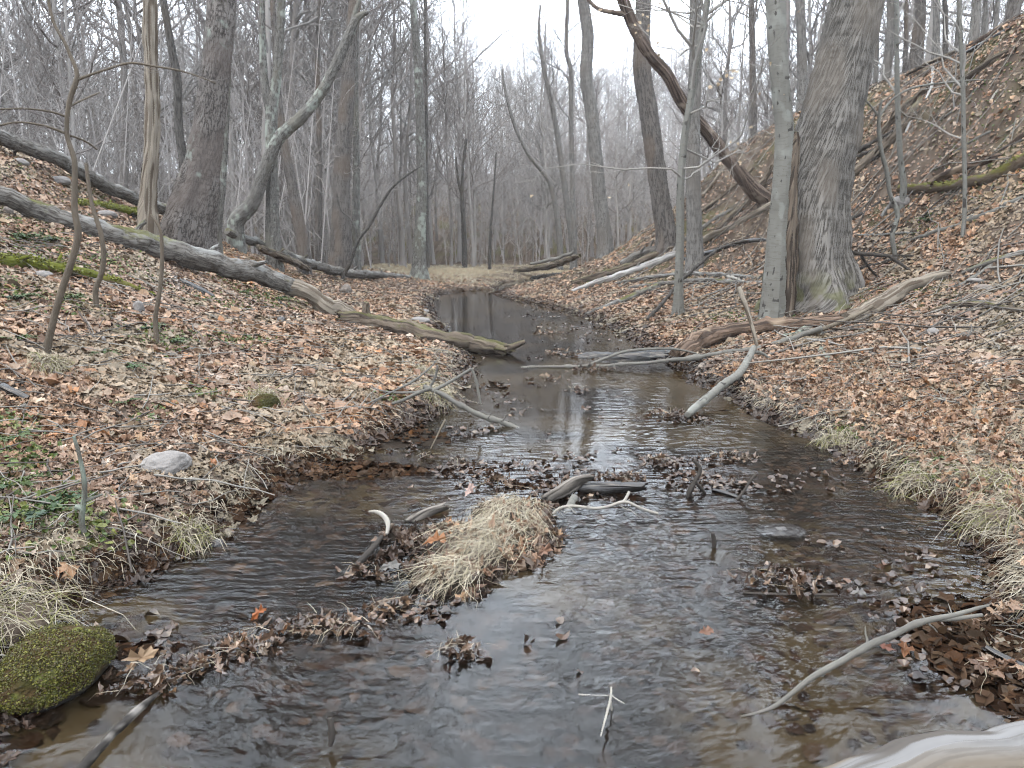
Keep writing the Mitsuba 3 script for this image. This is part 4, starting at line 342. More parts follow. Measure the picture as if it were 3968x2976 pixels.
LOOSE = [
    ('tan oak leaf lying on the wet leaf raft in front of the boulder', np.float64(-1.302), np.float64(2.38), 0.055, 0.11, (0.42, 0.28, 0.165), 0.6, 0.5),
    ('orange leaf on the water left of the straw leaf clump', np.float64(-1.033), np.float64(2.8), 0.012, 0.09, (0.42, 0.13, 0.035), 1.2, 0.35),
    ('orange brown oak leaf on the grass hummock', np.float64(-0.369), np.float64(3.44), 0.05, 0.12, (0.45, 0.19, 0.07), 0.3, 0.4),
    ('big tan oak leaf on the left bank near the mossy boulder', np.float64(-1.936), np.float64(3.02), 0.086, 0.13, (0.5, 0.29, 0.16), 2.1, 0.4),
    ('curled orange brown leaf at the left edge above the boulder', np.float64(-1.987), np.float64(2.98), 0.097, 0.11, (0.45, 0.23, 0.12), 0.2, 0.6),
    ('pinkish leaf at the left foreground edge below the fern', np.float64(-2.222), np.float64(3.1), 0.188, 0.12, (0.55, 0.36, 0.29), 0.8, 0.3),
    ('orange leaf flat on the bank right of the flat pale stone', np.float64(-1.826), np.float64(4.34), 0.164, 0.1, (0.48, 0.2, 0.08), 1.8, 0.4),
    ('brown leaf floating right of the forked twig', np.float64(0.754), np.float64(2.64), 0.012, 0.07, (0.26, 0.13, 0.08), 0.5, 0.3),
    ('orange leaf sunk beside the long bare foreground branch', np.float64(1.465), np.float64(2.52), 0.012, 0.09, (0.3, 0.13, 0.055), 1.1, 0.35),
    ('dark red leaf by the orange one near the long bare branch', np.float64(1.389), np.float64(2.54), 0.012, 0.08, (0.2, 0.07, 0.04), 2.6, 0.4),
    ('pale grey leaf on the front of the grass hummock', np.float64(-0.556), np.float64(3.18), 0.03, 0.1, (0.2, 0.185, 0.165), 0.4, 0.5),
    ('whitish leaf at the right foreground water beside the dark stick', np.float64(1.505), np.float64(2.98), 0.012, 0.07, (0.22, 0.205, 0.19), 0.1, 0.2),
    ('tan leaf in the calm water behind the long thin branch', np.float64(0.39), np.float64(8.28), 0.012, 0.14, (0.5, 0.36, 0.26), 0.1, 0.2),
    ('pink leaf on the lower front of the grass hummock', np.float64(-0.231), np.float64(3.84), 0.17, 0.11, (0.52, 0.36, 0.3), 1.4, 0.5),
    ('brown oak leaf stuck upright at the right side of the hummock', np.float64(0.153), np.float64(3.32), 0.03, 0.11, (0.3, 0.16, 0.1), 0.9, 1.0),
]
MOSS = [(-2.32, 3.36, 0.16, 420), (-2.7, 3.82, 0.14, 300), (-2.97, 4.22, 0.1, 160), (-4.69, 11.88, 0.3, 420), (-3.82, 11.22, 0.3, 420), (-3.4, 10.96, 0.25, 300), (-3.74, 12.35, 0.2, 200), (3.33, 11.72, 0.3, 300), (3.73, 11.14, 0.35, 380), (-2.39, 5.62, 0.09, 120), (-2.82, 7.14, 0.16, 160), (-3.09, 6.48, 0.15, 180), (-3.77, 9.36, 0.25, 200), (-5.31, 8.56, 0.4, 420), (-4.33, 6.52, 0.3, 320), (-4.89, 9.14, 0.3, 260), (-5.96, 9.04, 0.5, 420), (-7.9, 12.15, 0.6, 300), (-4.05, 6.72, 0.3, 240), (4.16, 11.18, 0.3, 260), (4.2, 18.7, 0.6, 200), (2.46, 4.4, 0.1, 200), (2.46, 5.4, 0.08, 140), (6.97, 11.3, 0.4, 160), (6.66, 12.05, 0.3, 160), (5.13, 10.64, 0.25, 200), (-2.68, 7.52, 0.15, 120), (-1.98, 3.32, 0.09, 140), (-2.5, 5.02, 0.08, 80), (-1.04, 6.36, 0.08, 60), (8.08, 13.15, 0.6, 300), (8.15, 12.8, 0.6, 260), (2.17, 4.96, 0.05, 60), (-5.62, 23.5, 0.5, 260), (2.44, 20.3, 0.5, 160)]
# ---------------------------------------------------------------- naming
def free(key):
    if key not in _used:
        _used.add(key)
        return key
    n = _num.get(key, 0) + 1
    while f'{key}_{n:03d}' in _used:
        n += 1
    _num[key] = n
    _used.add(f'{key}_{n:03d}')
    return f'{key}_{n:03d}'
_used, _num = {'haze', 'air', 'camera', 'sky'}, {}

def thing(name, label=None, cat=None, group=None, kind=None):
    key = free(name)
    labels[key] = {k: v for k, v in (('label', label), ('category', cat), ('group', group), ('kind', kind)) if v}
    return key

def part(holder, name, mesh, bsdf, label=None, kind=None, **kw):
    key = free(f'{holder}__{name}')
    scene[key] = mikit.ply(mesh, bsdf, **kw)
    if label or kind:
        labels[key] = {k: v for k, v in (('label', label), ('kind', kind)) if v}
    return key

# ---------------------------------------------------------------- meshes
def spline(pts, step):
    """Centripetal-like Catmull-Rom through (x, y, z, r) points, a ring every "step" metres."""
    p = np.asarray(pts, float)
    if len(p) == 2:
        p = np.vstack([p[0], (p[0] + p[1]) / 2, p[1]])
    seg = np.linalg.norm(np.diff(p[:, :3], axis=0), axis=1)
    s = np.concatenate([[0], np.cumsum(np.maximum(seg, 1e-4))])
    n = max(4, int(math.ceil(s[-1] / step)) + 1)
    q = PchipInterpolator(s, p, axis=0)(np.linspace(0, s[-1], n))
    if n > 8:  # soften the bends a little
        for _ in range(2):
            q[1:-1] = .25 * q[:-2] + .5 * q[1:-1] + .25 * q[2:]
    return q, np.linspace(0, s[-1], n)

def frames(c):
    t = np.gradient(c, axis=0)
    t /= np.linalg.norm(t, axis=1, keepdims=True) + 1e-12
    a = np.zeros_like(t)
    ref = np.array([0, 0, 1.]) if abs(t[0, 2]) < .8 else np.array([0, -1., 0])
    v = ref - t[0] * (ref @ t[0])
    for i in range(len(t)):
        v = v - t[i] * (v @ t[i])
        v /= np.linalg.norm(v) + 1e-12
        a[i] = v
    return t, a, np.cross(t, a)

def limb(pts, sides=12, step=.05, rough=.06, freq=6., seed=0, ridges=0., flare=0., ground=None, lobes=5, torn=0., kink=0., knots=0.):
    """A bumpy round limb: (vertices, faces), uv with u round the limb and v along it, both in metres. torn: splinters at the far end."""
    q, s = spline(pts, step)
    c, r = q[:, :3].copy(), q[:, 3].copy()
    if kink:
        for o in range(3):
            c[:, o] += kink * r * (meshkit.fbm(np.stack([s * 5, s * 0 + o * 9.1, s * 0 + seed * 1.7], -1), 3, seed + o) - .5) * 2
    if knots:
        r *= 1 + knots * np.maximum(meshkit.noise(np.stack([s * 11, s * 0, s * 0 + seed * 3.1], -1), 3) - .62, 0) * 4
    t, a, b = frames(c)
    ang = np.linspace(0, 2 * np.pi, sides + 1)
    ca, sa = np.cos(ang), np.sin(ang)
    ring = a[:, None] * ca[None, :, None] + b[:, None] * sa[None, :, None]
    rr = np.repeat(r[:, None], sides + 1, 1)
    pos = c[:, None] + ring * rr[..., None]
    k = 1 + rough * 2 * (meshkit.fbm(pos * freq + seed * 7.3, 3, seed) - .5)
    if ridges:
        w = np.repeat(ang[None], len(c), 0) / (2 * np.pi)
        ph = np.stack([np.cos(w * 2 * np.pi) * 7, np.sin(w * 2 * np.pi) * 7, np.repeat(s[:, None] * 1.4, sides + 1, 1)], -1)
        k = k + ridges * (np.abs(meshkit.fbm(ph, 2, seed + 3) - .5) * 4 - .6)
    if flare:
        h = np.maximum(c[:, 2] - ground, 0)
        f = np.exp(-h / (2.2 * r[0] + .05))[:, None]
        k = k + flare * f * (.75 + .55 * np.cos(lobes * ang + seed)[None] + .3 * np.cos(2 * ang + seed * 2.1)[None])
    pos = c[:, None] + ring * (rr * k)[..., None]
    if torn:
        spl = torn * r[-1] * (meshkit.noise(np.stack([ca * 3, sa * 3, ca * 0 + seed], -1), seed) * 3 - .8)
        pos[-1] += t[-1] * spl[:, None]
        pos[-2] += t[-1] * spl[:, None] * .4
        spl = np.roll(spl[:-1], 3)
        spl = np.append(spl, spl[0]) * min(1., r[0] / r[-1])
        pos[0] -= t[0] * spl[:, None] * .7
    pos[:, -1] = pos[:, 0]
    n, m = len(c), sides + 1
    i, j = np.meshgrid(np.arange(n - 1), np.arange(sides), indexing='ij')
    f = np.stack([i * m + j, i * m + j + 1, (i + 1) * m + j + 1, (i + 1) * m + j], -1).reshape(-1, 4)
    F = np.vstack([f[:, [0, 1, 2]], f[:, [0, 2, 3]]])
    uv = np.stack([ang[None] * r[:, None], np.repeat(s[:, None], m, 1)], -1).reshape(-1, 2)
    V, base = pos.reshape(-1, 3), n * m
    caps, cuv, cf = [], [], []
    for e, row in ((0, 0), (1, n - 1)):
        V0 = pos[row]
        caps.append(np.vstack([V0, [V0[:-1].mean(0) + t[row] * (r[row] * .25 * (1 if e else -1) * (1 - 2 * bool(torn and e)))]]))
        cuv.append(np.vstack([uv.reshape(n, m, 2)[row], [[0, s[row]]]]))
        o = base + e * (m + 1)
        jj = np.arange(sides)
        cf.append(np.stack([o + jj, np.full(sides, o + m), o + jj + 1] if e == 0 else [o + jj, o + jj + 1, np.full(sides, o + m)], 1))
    return np.vstack([V, *caps]), np.vstack([F, *cf]), np.vstack([uv, *cuv])

def tubes(P, R, sides=3):
    """Many thin polylines P (N, K, 3) with radii R (N, K) as one mesh."""
    n, k = P.shape[:2]
    t = np.gradient(P, axis=1)
    t /= np.linalg.norm(t, axis=2, keepdims=True) + 1e-12
    ref = np.where(np.abs(t[:, :1, 2:]) < .9, np.array([0, 0, 1.]), np.array([1., 0, 0]))
    a = np.cross(t, ref)
    a /= np.linalg.norm(a, axis=2, keepdims=True) + 1e-12
    b = np.cross(t, a)
    ang = np.arange(sides) * 2 * np.pi / sides
    V = P[:, :, None] + R[:, :, None, None] * (np.cos(ang)[:, None] * a[:, :, None] + np.sin(ang)[:, None] * b[:, :, None])
    i, j = np.meshgrid(np.arange(k - 1), np.arange(sides), indexing='ij')
    q = np.stack([i * sides + j, i * sides + (j + 1) % sides, (i + 1) * sides + (j + 1) % sides, (i + 1) * sides + j], -1).reshape(-1, 4)
    f = np.vstack([q[:, [0, 1, 2]], q[:, [0, 2, 3]]])
    F = (f[None] + (np.arange(n) * k * sides)[:, None, None]).reshape(-1, 3)
    return V.reshape(-1, 3), F

def join(parts):
    V, F, at = [], [], 0
    for v, f in parts:
        V.append(v)
        F.append(np.asarray(f) + at)
        at += len(v)
    return np.vstack(V), np.vstack(F)

def unit(v):
    return v / (np.linalg.norm(v, axis=-1, keepdims=True) + 1e-12)

def sprout(rng, P, R, n, t0, t1, ang, length, k, rad, up=.25, wob=.08, tip=.25):
    """n children on each polyline of P (N, K, 3): they start between t0 and t1 along it at "ang" degrees from its direction."""
    N, K = P.shape[:2]
    par = np.repeat(np.arange(N), n)
    t = rng.uniform(t0, t1, N * n) * (K - 1)
    i = np.clip(t.astype(int), 0, K - 2)
    w = (t - i)[:, None]
    start = P[par, i] * (1 - w) + P[par, i + 1] * w
    d = unit(P[par, i + 1] - P[par, i])
    side = unit(np.cross(d, rng.normal(size=d.shape)))
    an = np.radians(rng.uniform(*ang, N * n))[:, None]
    d = unit(d * np.cos(an) + side * np.sin(an))
    plen = np.linalg.norm(P[par, -1] - P[par, 0], axis=1)
    L = rng.uniform(*length, N * n) * plen * (1 - .45 * t / (K - 1))
    s = np.linspace(0, 1, k)
    C = start[:, None] + d[:, None] * (L[:, None] * s)[..., None]
    C[..., 2] += up * L[:, None] * s ** 2
    C += np.cumsum(rng.normal(0, 1, C.shape) * (np.arange(k) > 0)[:, None], 1) * (wob * L / k ** .5)[:, None, None]
    r0 = np.minimum(R[par, i] * .6, np.maximum(rad[0] * L, rad[1]))
    return C, r0[:, None] * (1 - (1 - tip) * s) + 0 * L[:, None]

def crown(seed, trunk, n1=22, n2=6, n3=7, t0=.3, spread=.3, rmin=.004, ang=(30, 70), n4=0):
    """Bare limbs, branches and twigs for a trunk given as (x, y, z, r) points: one mesh."""
    rng = np.random.default_rng(seed)
    q, _ = spline(trunk, .6)
    H = np.linalg.norm(q[-1, :3] - q[0, :3])
    P, R = q[None, :, :3], q[None, :, 3]
    C1, R1 = sprout(rng, P, R, n1, t0, .98, ang, (spread * .7, spread * 1.3), 7, (.016, .012), up=.22, wob=.10)
    C2, R2 = sprout(rng, C1, R1, n2, .2, .98, (25, 60), (.3, .65), 5, (.012, .007), up=.12, wob=.12)
    C3, R3 = sprout(rng, C2, R2, n3, .15, 1., (25, 65), (.3, .7), 4, (.008, rmin), up=.08, wob=.13)
    R3 = np.maximum(R3, rmin * .8)
    out = [tubes(C1, R1, 5), tubes(C2, R2, 4), tubes(C3, R3, 3)]
    if n4:
        C4, R4 = sprout(rng, C3, R3, n4, .2, 1., (25, 60), (.35, .7), 3, (.006, rmin), up=.05, wob=.1)
        out.append(tubes(C4, np.maximum(R4, rmin * .7), 3))
    return join(out)

def blob(rx, ry, rz, seed, sub=4, amp=.22, freq=1.3):
    m = trimesh.creation.icosphere(sub)
    v = np.array(m.vertices)
    d = 1 + amp * 2 * (meshkit.fbm(v * freq + seed * 3.7, 3, seed) - .5) + .05 * (meshkit.fbm(v * 7 + seed, 2, seed + 1) - .5)
    v = v * d[:, None]
    v[:, 2] = np.where(v[:, 2] < 0, v[:, 2] * .8, v[:, 2] * .92)
    return v * [rx, ry, rz], np.array(m.faces)

# leaf outlines: u across, v along (0..1), as fans about a midrib; lobed ones are oak leaves
_O_OVAL = np.array([(0, 0), (.22, .18), (.34, .45), (.24, .75), (0, 1), (-.24, .75), (-.34, .45), (-.22, .18)])
_O_OAK = np.array([(0, -.12), (.1, .1), (.26, .2), (.14, .34), (.40, .5), (.2, .6), (.34, .8), (.12, .84), (0, 1), (-.12, .84), (-.34, .8), (-.2, .6), (-.40, .5), (-.14, .34), (-.26, .2), (-.1, .1)]) * [.72, 1]
_O_DIA = np.array([(0, 0), (.3, .5), (0, 1), (-.3, .5)])

def leaves(rng, pos, nrm, size, col, outline=_O_OVAL, tilt=.45, curl=.5, yaw=None, jit=.25):
    """Curled leaves at pos (n, 3) lying on a ground with normals nrm: (vertices, faces), a colour per vertex."""
    n, k = len(pos), len(outline)
    up = unit(nrm + rng.normal(0, 1, (n, 3)) * np.broadcast_to(tilt, (n,))[:, None])
    ya = rng.uniform(0, 2 * np.pi, n) if yaw is None else yaw
    h = np.stack([np.cos(ya), np.sin(ya), np.zeros(n)], -1)
    f = unit(h - up * (h * up).sum(1, keepdims=True))
    s = np.cross(up, f)
    o = np.vstack([outline, [[0, .5]]])
    U = o[:, 0][None] * rng.uniform(.8, 1.25, n)[:, None]
    V = np.repeat(o[:, 1][None] - .5, n, 0)
    c1, c2 = rng.normal(0, curl, n)[:, None], rng.normal(.25, curl, n)[:, None]
    W = c1 * V ** 2 * 1.4 + c2 * np.abs(U) * .9 + rng.normal(0, .05 + .06 * curl, U.shape)
    p = pos[:, None] + size[:, None, None] * (s[:, None] * U[..., None] + f[:, None] * V[..., None] + up[:, None] * W[..., None])
    i = np.arange(k)
    face = np.stack([i, (i + 1) % k, np.full(k, k)], 1)
    F = (face[None] + (np.arange(n) * (k + 1))[:, None, None]).reshape(-1, 3)
    c = np.repeat(col[:, None], k + 1, 1) * (1 + rng.normal(0, jit * .3, (n, k + 1, 1)))
    c[:, -1] *= .88
    return p.reshape(-1, 3), F, np.clip(c.reshape(-1, 3), .005, .95)

def joinc(parts):
    v, f = join([p[:2] for p in parts])
    return v, f, np.vstack([p[2] for p in parts])

def blades(rng, base, dirn, length, width, col, droop=.8, k=4):
    """Dry grass blades: thin ribbons from base along dirn that droop over."""
    n = len(base)
    s = np.linspace(0, 1, k)
    d = unit(dirn)
    C = base[:, None] + d[:, None] * (length[:, None] * s)[..., None]
    C[..., 2] -= droop * (length[:, None] * s ** 2) * rng.uniform(.6, 1.3, n)[:, None]
    C += np.cumsum(rng.normal(0, 1, C.shape), 1) * (length * .05)[:, None, None]
    side = unit(np.cross(d, np.array([0, 0, 1.]) + rng.normal(0, .4, (n, 3))))
    w = width[:, None] * (1 - .75 * s)
    V = np.stack([C - side[:, None] * w[..., None], C + side[:, None] * w[..., None]], 2).reshape(n, 2 * k, 3)
    i = np.arange(k - 1) * 2
    f = np.vstack([np.stack([i, i + 1, i + 3], 1), np.stack([i, i + 3, i + 2], 1)])
    F = (f[None] + (np.arange(n) * 2 * k)[:, None, None]).reshape(-1, 3)
    c = np.repeat(col[:, None], 2 * k, 1)
    return V.reshape(-1, 3), F, np.clip(c.reshape(-1, 3), .005, .95)

def normals(x, y, e=.03):
    return unit(np.stack([(height(x - e, y) - height(x + e, y)) / (2 * e), (height(x, y - e) - height(x, y + e)) / (2 * e), np.ones_like(x)], -1))

STICK = {'stick_grey': ((.13, .12, .105), (.31, .295, .26), None), 'stick_tan': ((.15, .12, .09), (.33, .28, .21), None), 'stick_dark': ((.035, .029, .025), (.10, .085, .072), None),
         'stick_white': ((.38, .345, .30), (.60, .56, .49), None), 'stick_lichen': ((.13, .12, .10), (.22, .21, .175), (.33, .38, .31)), 'stick_peel': ((.02, .018, .016), (.06, .05, .043), (.36, .33, .30)),
         'bark_tan': ((.10, .08, .06), (.25, .20, .15), None)}
def stick_colours(m, v, seed):
    lo, hi, spot = STICK[m]
    t = (meshkit.fbm(v * 7 + seed, 3, 1) * .6 + .4 * meshkit.noise(v * 60 + seed, 2))[:, None]
    c = np.array(lo) * (1 - t) + np.array(hi) * t
    if spot:
        w = _sm(.5, .6, meshkit.fbm(v * 16 + seed, 3, 4))[:, None] * .9
        c = c * (1 - w) + np.array(spot) * w
    return c * TONE

def nubs(P, rng, n, size=(.02, .12)):
    """Broken side twigs along a branch: tubes."""
    q, _ = spline(P, .05)
    i = rng.integers(1, max(2, len(q) - 2), n)
    d = unit(q[np.minimum(i + 1, len(q) - 1), :3] - q[i, :3] + 1e-9)
    side = unit(np.cross(d, rng.normal(size=d.shape)))
    dirn = unit(d * rng.uniform(.2, 1., (n, 1)) + side + [0, 0, .25])
    L = rng.uniform(*size, n) * rng.uniform(.5, 1.5, n)
    s = np.linspace(0, 1, 4)
    C = q[i, :3][:, None] + dirn[:, None] * (L[:, None] * s)[..., None]
    C += np.cumsum(rng.normal(0, 1, C.shape), 1) * (L * .06)[:, None, None]
    return tubes(C, np.minimum(q[i, 3] * .45, .006)[:, None] * (1 - .6 * s), 5)

def skin(mesh, m, uv, seed):
    """The shape dict of a limb: sticks are coloured by vertex, the rest by its bark or wood."""
    if m in STICK:
        return mikit.ply(mesh, 'stick', smooth=True, color=stick_colours(m, np.asarray(mesh[0]), seed))
    return mikit.ply(mesh, m, smooth=True, uv=uv)

def limb_part(holder, name, mesh, m, uv, seed):
    key = free(f'{holder}__{name}')
    scene[key] = skin(mesh, m, uv, seed)
    return key
# ---------------------------------------------------------------- materials
def rgb(*c):
    return {'type': 'rgb', 'value': list(c)}

TONE = .45

def toned(fn, k):
    return lambda p, n, uv: mi.Color3f(fn(p, n, uv)) * k

def mat(key, color, rough=.85, bump=None, scale=.01, eps=.002, spec=.25, tone=1., **more):
    b = {'type': 'principled', 'base_color': proc(toned(color, TONE * tone)), 'roughness': rough, 'specular': spec, **more}
    if bump:
        b = {'type': 'bumpmap', 'arbitrary': proc(bump, eps), 'scale': scale, 'bsdf': b}
    scene[key] = {'type': 'twosided', 'bsdf': b} if not more.get('spec_trans') else b

def furrow(uv, a=26., b=5.):
    n1 = noise(uv.x * a + 2.5 * noise(uv.x * 3, uv.y * 2), uv.y * b)
    n2 = noise(uv.x * a * 2.1 + 7, uv.y * b * 2.3)
    return smoothstep(.0, .62, dr.abs(n1 - .5) * 1.3 + dr.abs(n2 - .5) * .8)

def bark(lo, hi, tint, a=26., b=5., moss=0., lichen=0.):
    def fn(p, n, uv):
        f = furrow(uv, a, b)
        big = fbm(p.x * 1.7, p.y * 1.7, p.z * 1.1)
        c = mix(lo, hi, dr.clip(f * (.55 + .7 * big), 0, 1))
        c = mix(c, tint, smoothstep(.5, .75, noise(p.x * 3.1 + 9, p.y * 3.1, p.z * 1.3)) * .6)
        if lichen:
            l = smoothstep(.62 - .25 * lichen, .75 - .2 * lichen, fbm(p.x * 9, p.y * 9, p.z * 6) * .6 + noise(p.x * 2, p.y * 2 + 4, p.z) * .4)
            c = mix(c, (.36, .39, .34), l * .75)
        if moss:
            m = smoothstep(.1, .9, n.z + moss - .5 + .9 * (fbm(p.x * 8, p.y * 8, p.z * 8) - .5))
            c = mix(c, (.10, .10, .022), m)
        return c
    return fn

def base_moss(fn):
    def out(p, n, uv):
        m_ = smoothstep(.46, .62, fbm(p.x * 5, p.y * 5, p.z * 4)) * smoothstep(1.25, .62, p.z)
        return mix(fn(p, n, uv), mix((.10, .10, .03), (.20, .20, .11), noise(p.x * 30, p.y * 30, p.z * 30)), m_ * .8)
    return out

def bark_h(a, b):
    return lambda p, n, uv: furrow(uv, a, b) + .3 * noise(uv.x * 90, uv.y * 40)

mat('bark_furrow', base_moss(bark((.065, .058, .05), (.27, .25, .228), (.20, .172, .145), 60, 5.5)), .9, bark_h(60, 5.5), .016, tone=1.35)
mat('bark_grey', bark((.10, .092, .085), (.235, .222, .205), (.17, .15, .13), 34, 7), .9, bark_h(34, 7), .005, tone=1.35)
mat('bark_brown', bark((.06, .052, .047), (.165, .148, .135), (.15, .115, .09), 30, 6), .9, bark_h(30, 6), .006, tone=1.35)
mat('bark_dark', bark((.035, .031, .028), (.115, .105, .095), (.09, .075, .06), 34, 8), .9, bark_h(34, 8), .004, tone=1.35)
mat('bark_shaggy', bark((.055, .046, .041), (.24, .215, .198), (.17, .14, .125), 40, 12, lichen=.12), .92, bark_h(44, 13), .014, tone=1.35)
mat('bark_lichen', bark((.07, .064, .058), (.20, .188, .17), (.16, .15, .12), 36, 9, lichen=.32), .9, bark_h(36, 9), .004, tone=1.35)

def smooth_bark(p, n, uv):
    b = fbm(p.x * 2.3, p.y * 2.3, p.z * 1.5)
    c = mix((.20, .19, .165), (.33, .32, .285), b)
    c = mix(c, (.14, .13, .11), smoothstep(.62, .72, noise(uv.x * 16, uv.y * 90)) * .3)
    c = mix(c, (.40, .41, .37), smoothstep(.6, .75, fbm(p.x * 7 + 3, p.y * 7, p.z * 4)) * .5)
    return mix(c, (.08, .072, .064), smoothstep(.84, .9, noise(uv.x * 26 + 5, uv.y * 13)))
mat('bark_smooth', smooth_bark, .75, lambda p, n, uv: noise(uv.x * 14, uv.y * 60) + .5 * fbm(uv.x * 30, uv.y * 20), .003)

def grain(lo, hi, dark, stripe=1., moss=0., bright=None):
    def fn(p, n, uv):
        g = fbm(uv.x * 60 * stripe, uv.y * 3.2, 1.7)
        c = mix(lo, hi, smoothstep(.28, .7, g))
        c = mix(c, dark, smoothstep(.56, .68, noise(uv.x * 38 * stripe + 7, uv.y * 2.1)) * .85)
        c = mix(c, dark, smoothstep(.55, .8, fbm(p.x * 3, p.y * 3, p.z * 3 + 2)) * .6)
        if bright:
            c = mix(c, bright, smoothstep(.55, .75, fbm(p.x * 4 + 5, p.y * 4, p.z * 4)))
        if moss:
            m = smoothstep(.35, .8, n.z * .6 + moss * (fbm(p.x * 5, p.y * 5, p.z * 5) * 1.6 - .3))
            c = mix(c, (.11, .11, .025), m)
        return c
    return fn

def grain_h(p, n, uv):
    return fbm(uv.x * 60, uv.y * 3.2, 1.7) + .8 * smoothstep(.45, .6, noise(uv.x * 38 + 7, uv.y * 2.1))
mat('wood_pale', grain((.235, .195, .155), (.40, .345, .275), (.11, .08, .055), .8), .85, grain_h, -.008)
mat('wood_red', grain((.075, .054, .043), (.18, .135, .108), (.04, .026, .02), .9, bright=(.24, .19, .15)), .85, grain_h, -.01, tone=1.5)
mat('wood_wet', grain((.022, .018, .016), (.06, .05, .043), (.012, .01, .009), 1.), .35, grain_h, -.008, spec=.5)
mat('wood_white', grain((.42, .40, .375), (.62, .60, .57), (.22, .20, .18), .7), .8, grain_h, -.004)
mat('wood_grey', grain((.10, .085, .072), (.34, .30, .26), (.035, .028, .022), 1.1), .85, grain_h, -.014)
mat('log_rot', grain((.13, .10, .075), (.27, .215, .165), (.05, .036, .027), .8, moss=.12), .9, grain_h, -.012)
mat('log_red', grain((.115, .075, .05), (.29, .20, .145), (.045, .028, .02), .9, bright=(.36, .27, .19)), .85, grain_h, -.012)

def streaks(uv):
    w = uv.x + .03 * noise(uv.x * 3, uv.y * 2.5)
    return w, smoothstep(.055, .0, dr.abs(noise(w * 15, uv.y * 1.1) - .5)) * smoothstep(.4, .6, noise(w * 5 + 3, uv.y * 2.2))
def white_big(p, n, uv):
    w, crack = streaks(uv)
    c = mix((.36, .345, .335), (.50, .485, .475), fbm(w * 34, uv.y * 1.6, 3))
    c = mix(c, (.30, .235, .165), smoothstep(.47, .60, noise(w * 8 + 8, uv.y * .9)) * .85)
    c = mix(c, (.12, .095, .075), smoothstep(.55, .64, fbm(w * 13 + 2, uv.y * 2.6)) * .8)
    c = mix(c, (.20, .17, .14), smoothstep(.52, .70, fbm(w * 90 + 5, uv.y * 6)) * .45)
    return mix(c, (.12, .10, .085), crack * .55)
mat('wood_white_big', white_big, .75, lambda p, n, uv: fbm(uv.x * 40, uv.y * 3) + .8 * noise(uv.x * 9, uv.y * .9) - 1.5 * streaks(uv)[1] + .3 * fbm(uv.x * 90, uv.y * 30), .012, tone=.68)

def log_bark(p, n, uv):
    f = furrow(uv, 46, 9)
    c = mix((.075, .063, .053), (.25, .232, .21), f * (.5 + .7 * fbm(p.x * 3, p.y * 3, p.z * 3)))
    top = smoothstep(.0, .7, n.z + .5 * (fbm(p.x * 5, p.y * 5, p.z * 5) - .5))
    c = mix(c, (.33, .33, .315), top * smoothstep(.45, .66, fbm(p.x * 5 + 1, p.y * 5, p.z * 5)) * .7)
    return mix(c, (.13, .125, .035), smoothstep(.2, .9, n.z) * smoothstep(.56, .68, fbm(p.x * 1.6 + 4, p.y * 1.6, p.z * 1.6)) * .9)
mat('log_bark', log_bark, .9, bark_h(46, 9), .01, tone=1.2)

def moss_c(lo, hi, brown, amount):
    def fn(p, n, uv):
        c = mix(lo, hi, fbm(p.x * 14, p.y * 14, p.z * 14))
        bare = smoothstep(.0, .35, amount * .5 - n.z * .6 - .15 + 1.3 * (fbm(p.x * 4 + 3, p.y * 4, p.z * 4) - .5))
        return mix(c, brown, bare)
    return fn
moss_h = lambda p, n, uv: fbm(p.x * 60, p.y * 60, p.z * 60)
mat('moss', moss_c((.09, .10, .012), (.19, .20, .025), (.055, .042, .028), .0), .95, moss_h, .012)
mat('moss_brown', moss_c((.10, .10, .02), (.22, .2, .04), (.11, .08, .055), 1.1), .95, moss_h, .01)
mat('moss_half', moss_c((.10, .09, .02), (.17, .155, .03), (.13, .095, .065), 1.15), .95, moss_h, .01)

def stone_c(lo, hi, sp):
    return lambda p, n, uv: mix(mix(lo, hi, fbm(p.x * 7, p.y * 7, p.z * 7)), sp, smoothstep(.6, .72, noise(p.x * 33, p.y * 33, p.z * 33)) * .5)
stone_h = lambda p, n, uv: fbm(p.x * 25, p.y * 25, p.z * 25, octaves=4)
mat('stone_pale', stone_c((.26, .235, .22), (.42, .39, .365), (.2, .19, .18)), .85, stone_h, .01)
mat('stone_brown', stone_c((.20, .165, .14), (.34, .29, .25), (.15, .13, .12)), .85, stone_h, .01)
mat('stone_dark', stone_c((.05, .043, .04), (.12, .105, .10), (.2, .19, .18)), .4, stone_h, .01, spec=.5)

def stone_moss(p, n, uv):
    m = fbm(p.x * 18, p.y * 18, p.z * 18)
    c = mix((.022, .022, .006), (.075, .067, .011), m)
    c = mix(c, (.09, .055, .02), smoothstep(.45, .68, fbm(p.x * 6 + 3, p.y * 6, p.z * 6)))
    c = mix(c, (.16, .18, .04), smoothstep(.60, .70, fbm(p.x * 12 + 7, p.y * 12, p.z * 12)) * .8)
    return mix((.03, .027, .024), c, smoothstep(.01, .05, p.z))
mat('stone_moss', stone_moss, .95, lambda p, n, uv: fbm(p.x * 80, p.y * 80, p.z * 80) + fbm(p.x * 20, p.y * 20, p.z * 20), .02)

# the ground under and beyond the litter: soil and matted leaves on land, dark mud at the water line, silt and sunken leaves under water
def lerp(a, b, t):
    t = np.asarray(t)[..., None]
    return np.asarray(a) * (1 - t) + np.asarray(b) * t

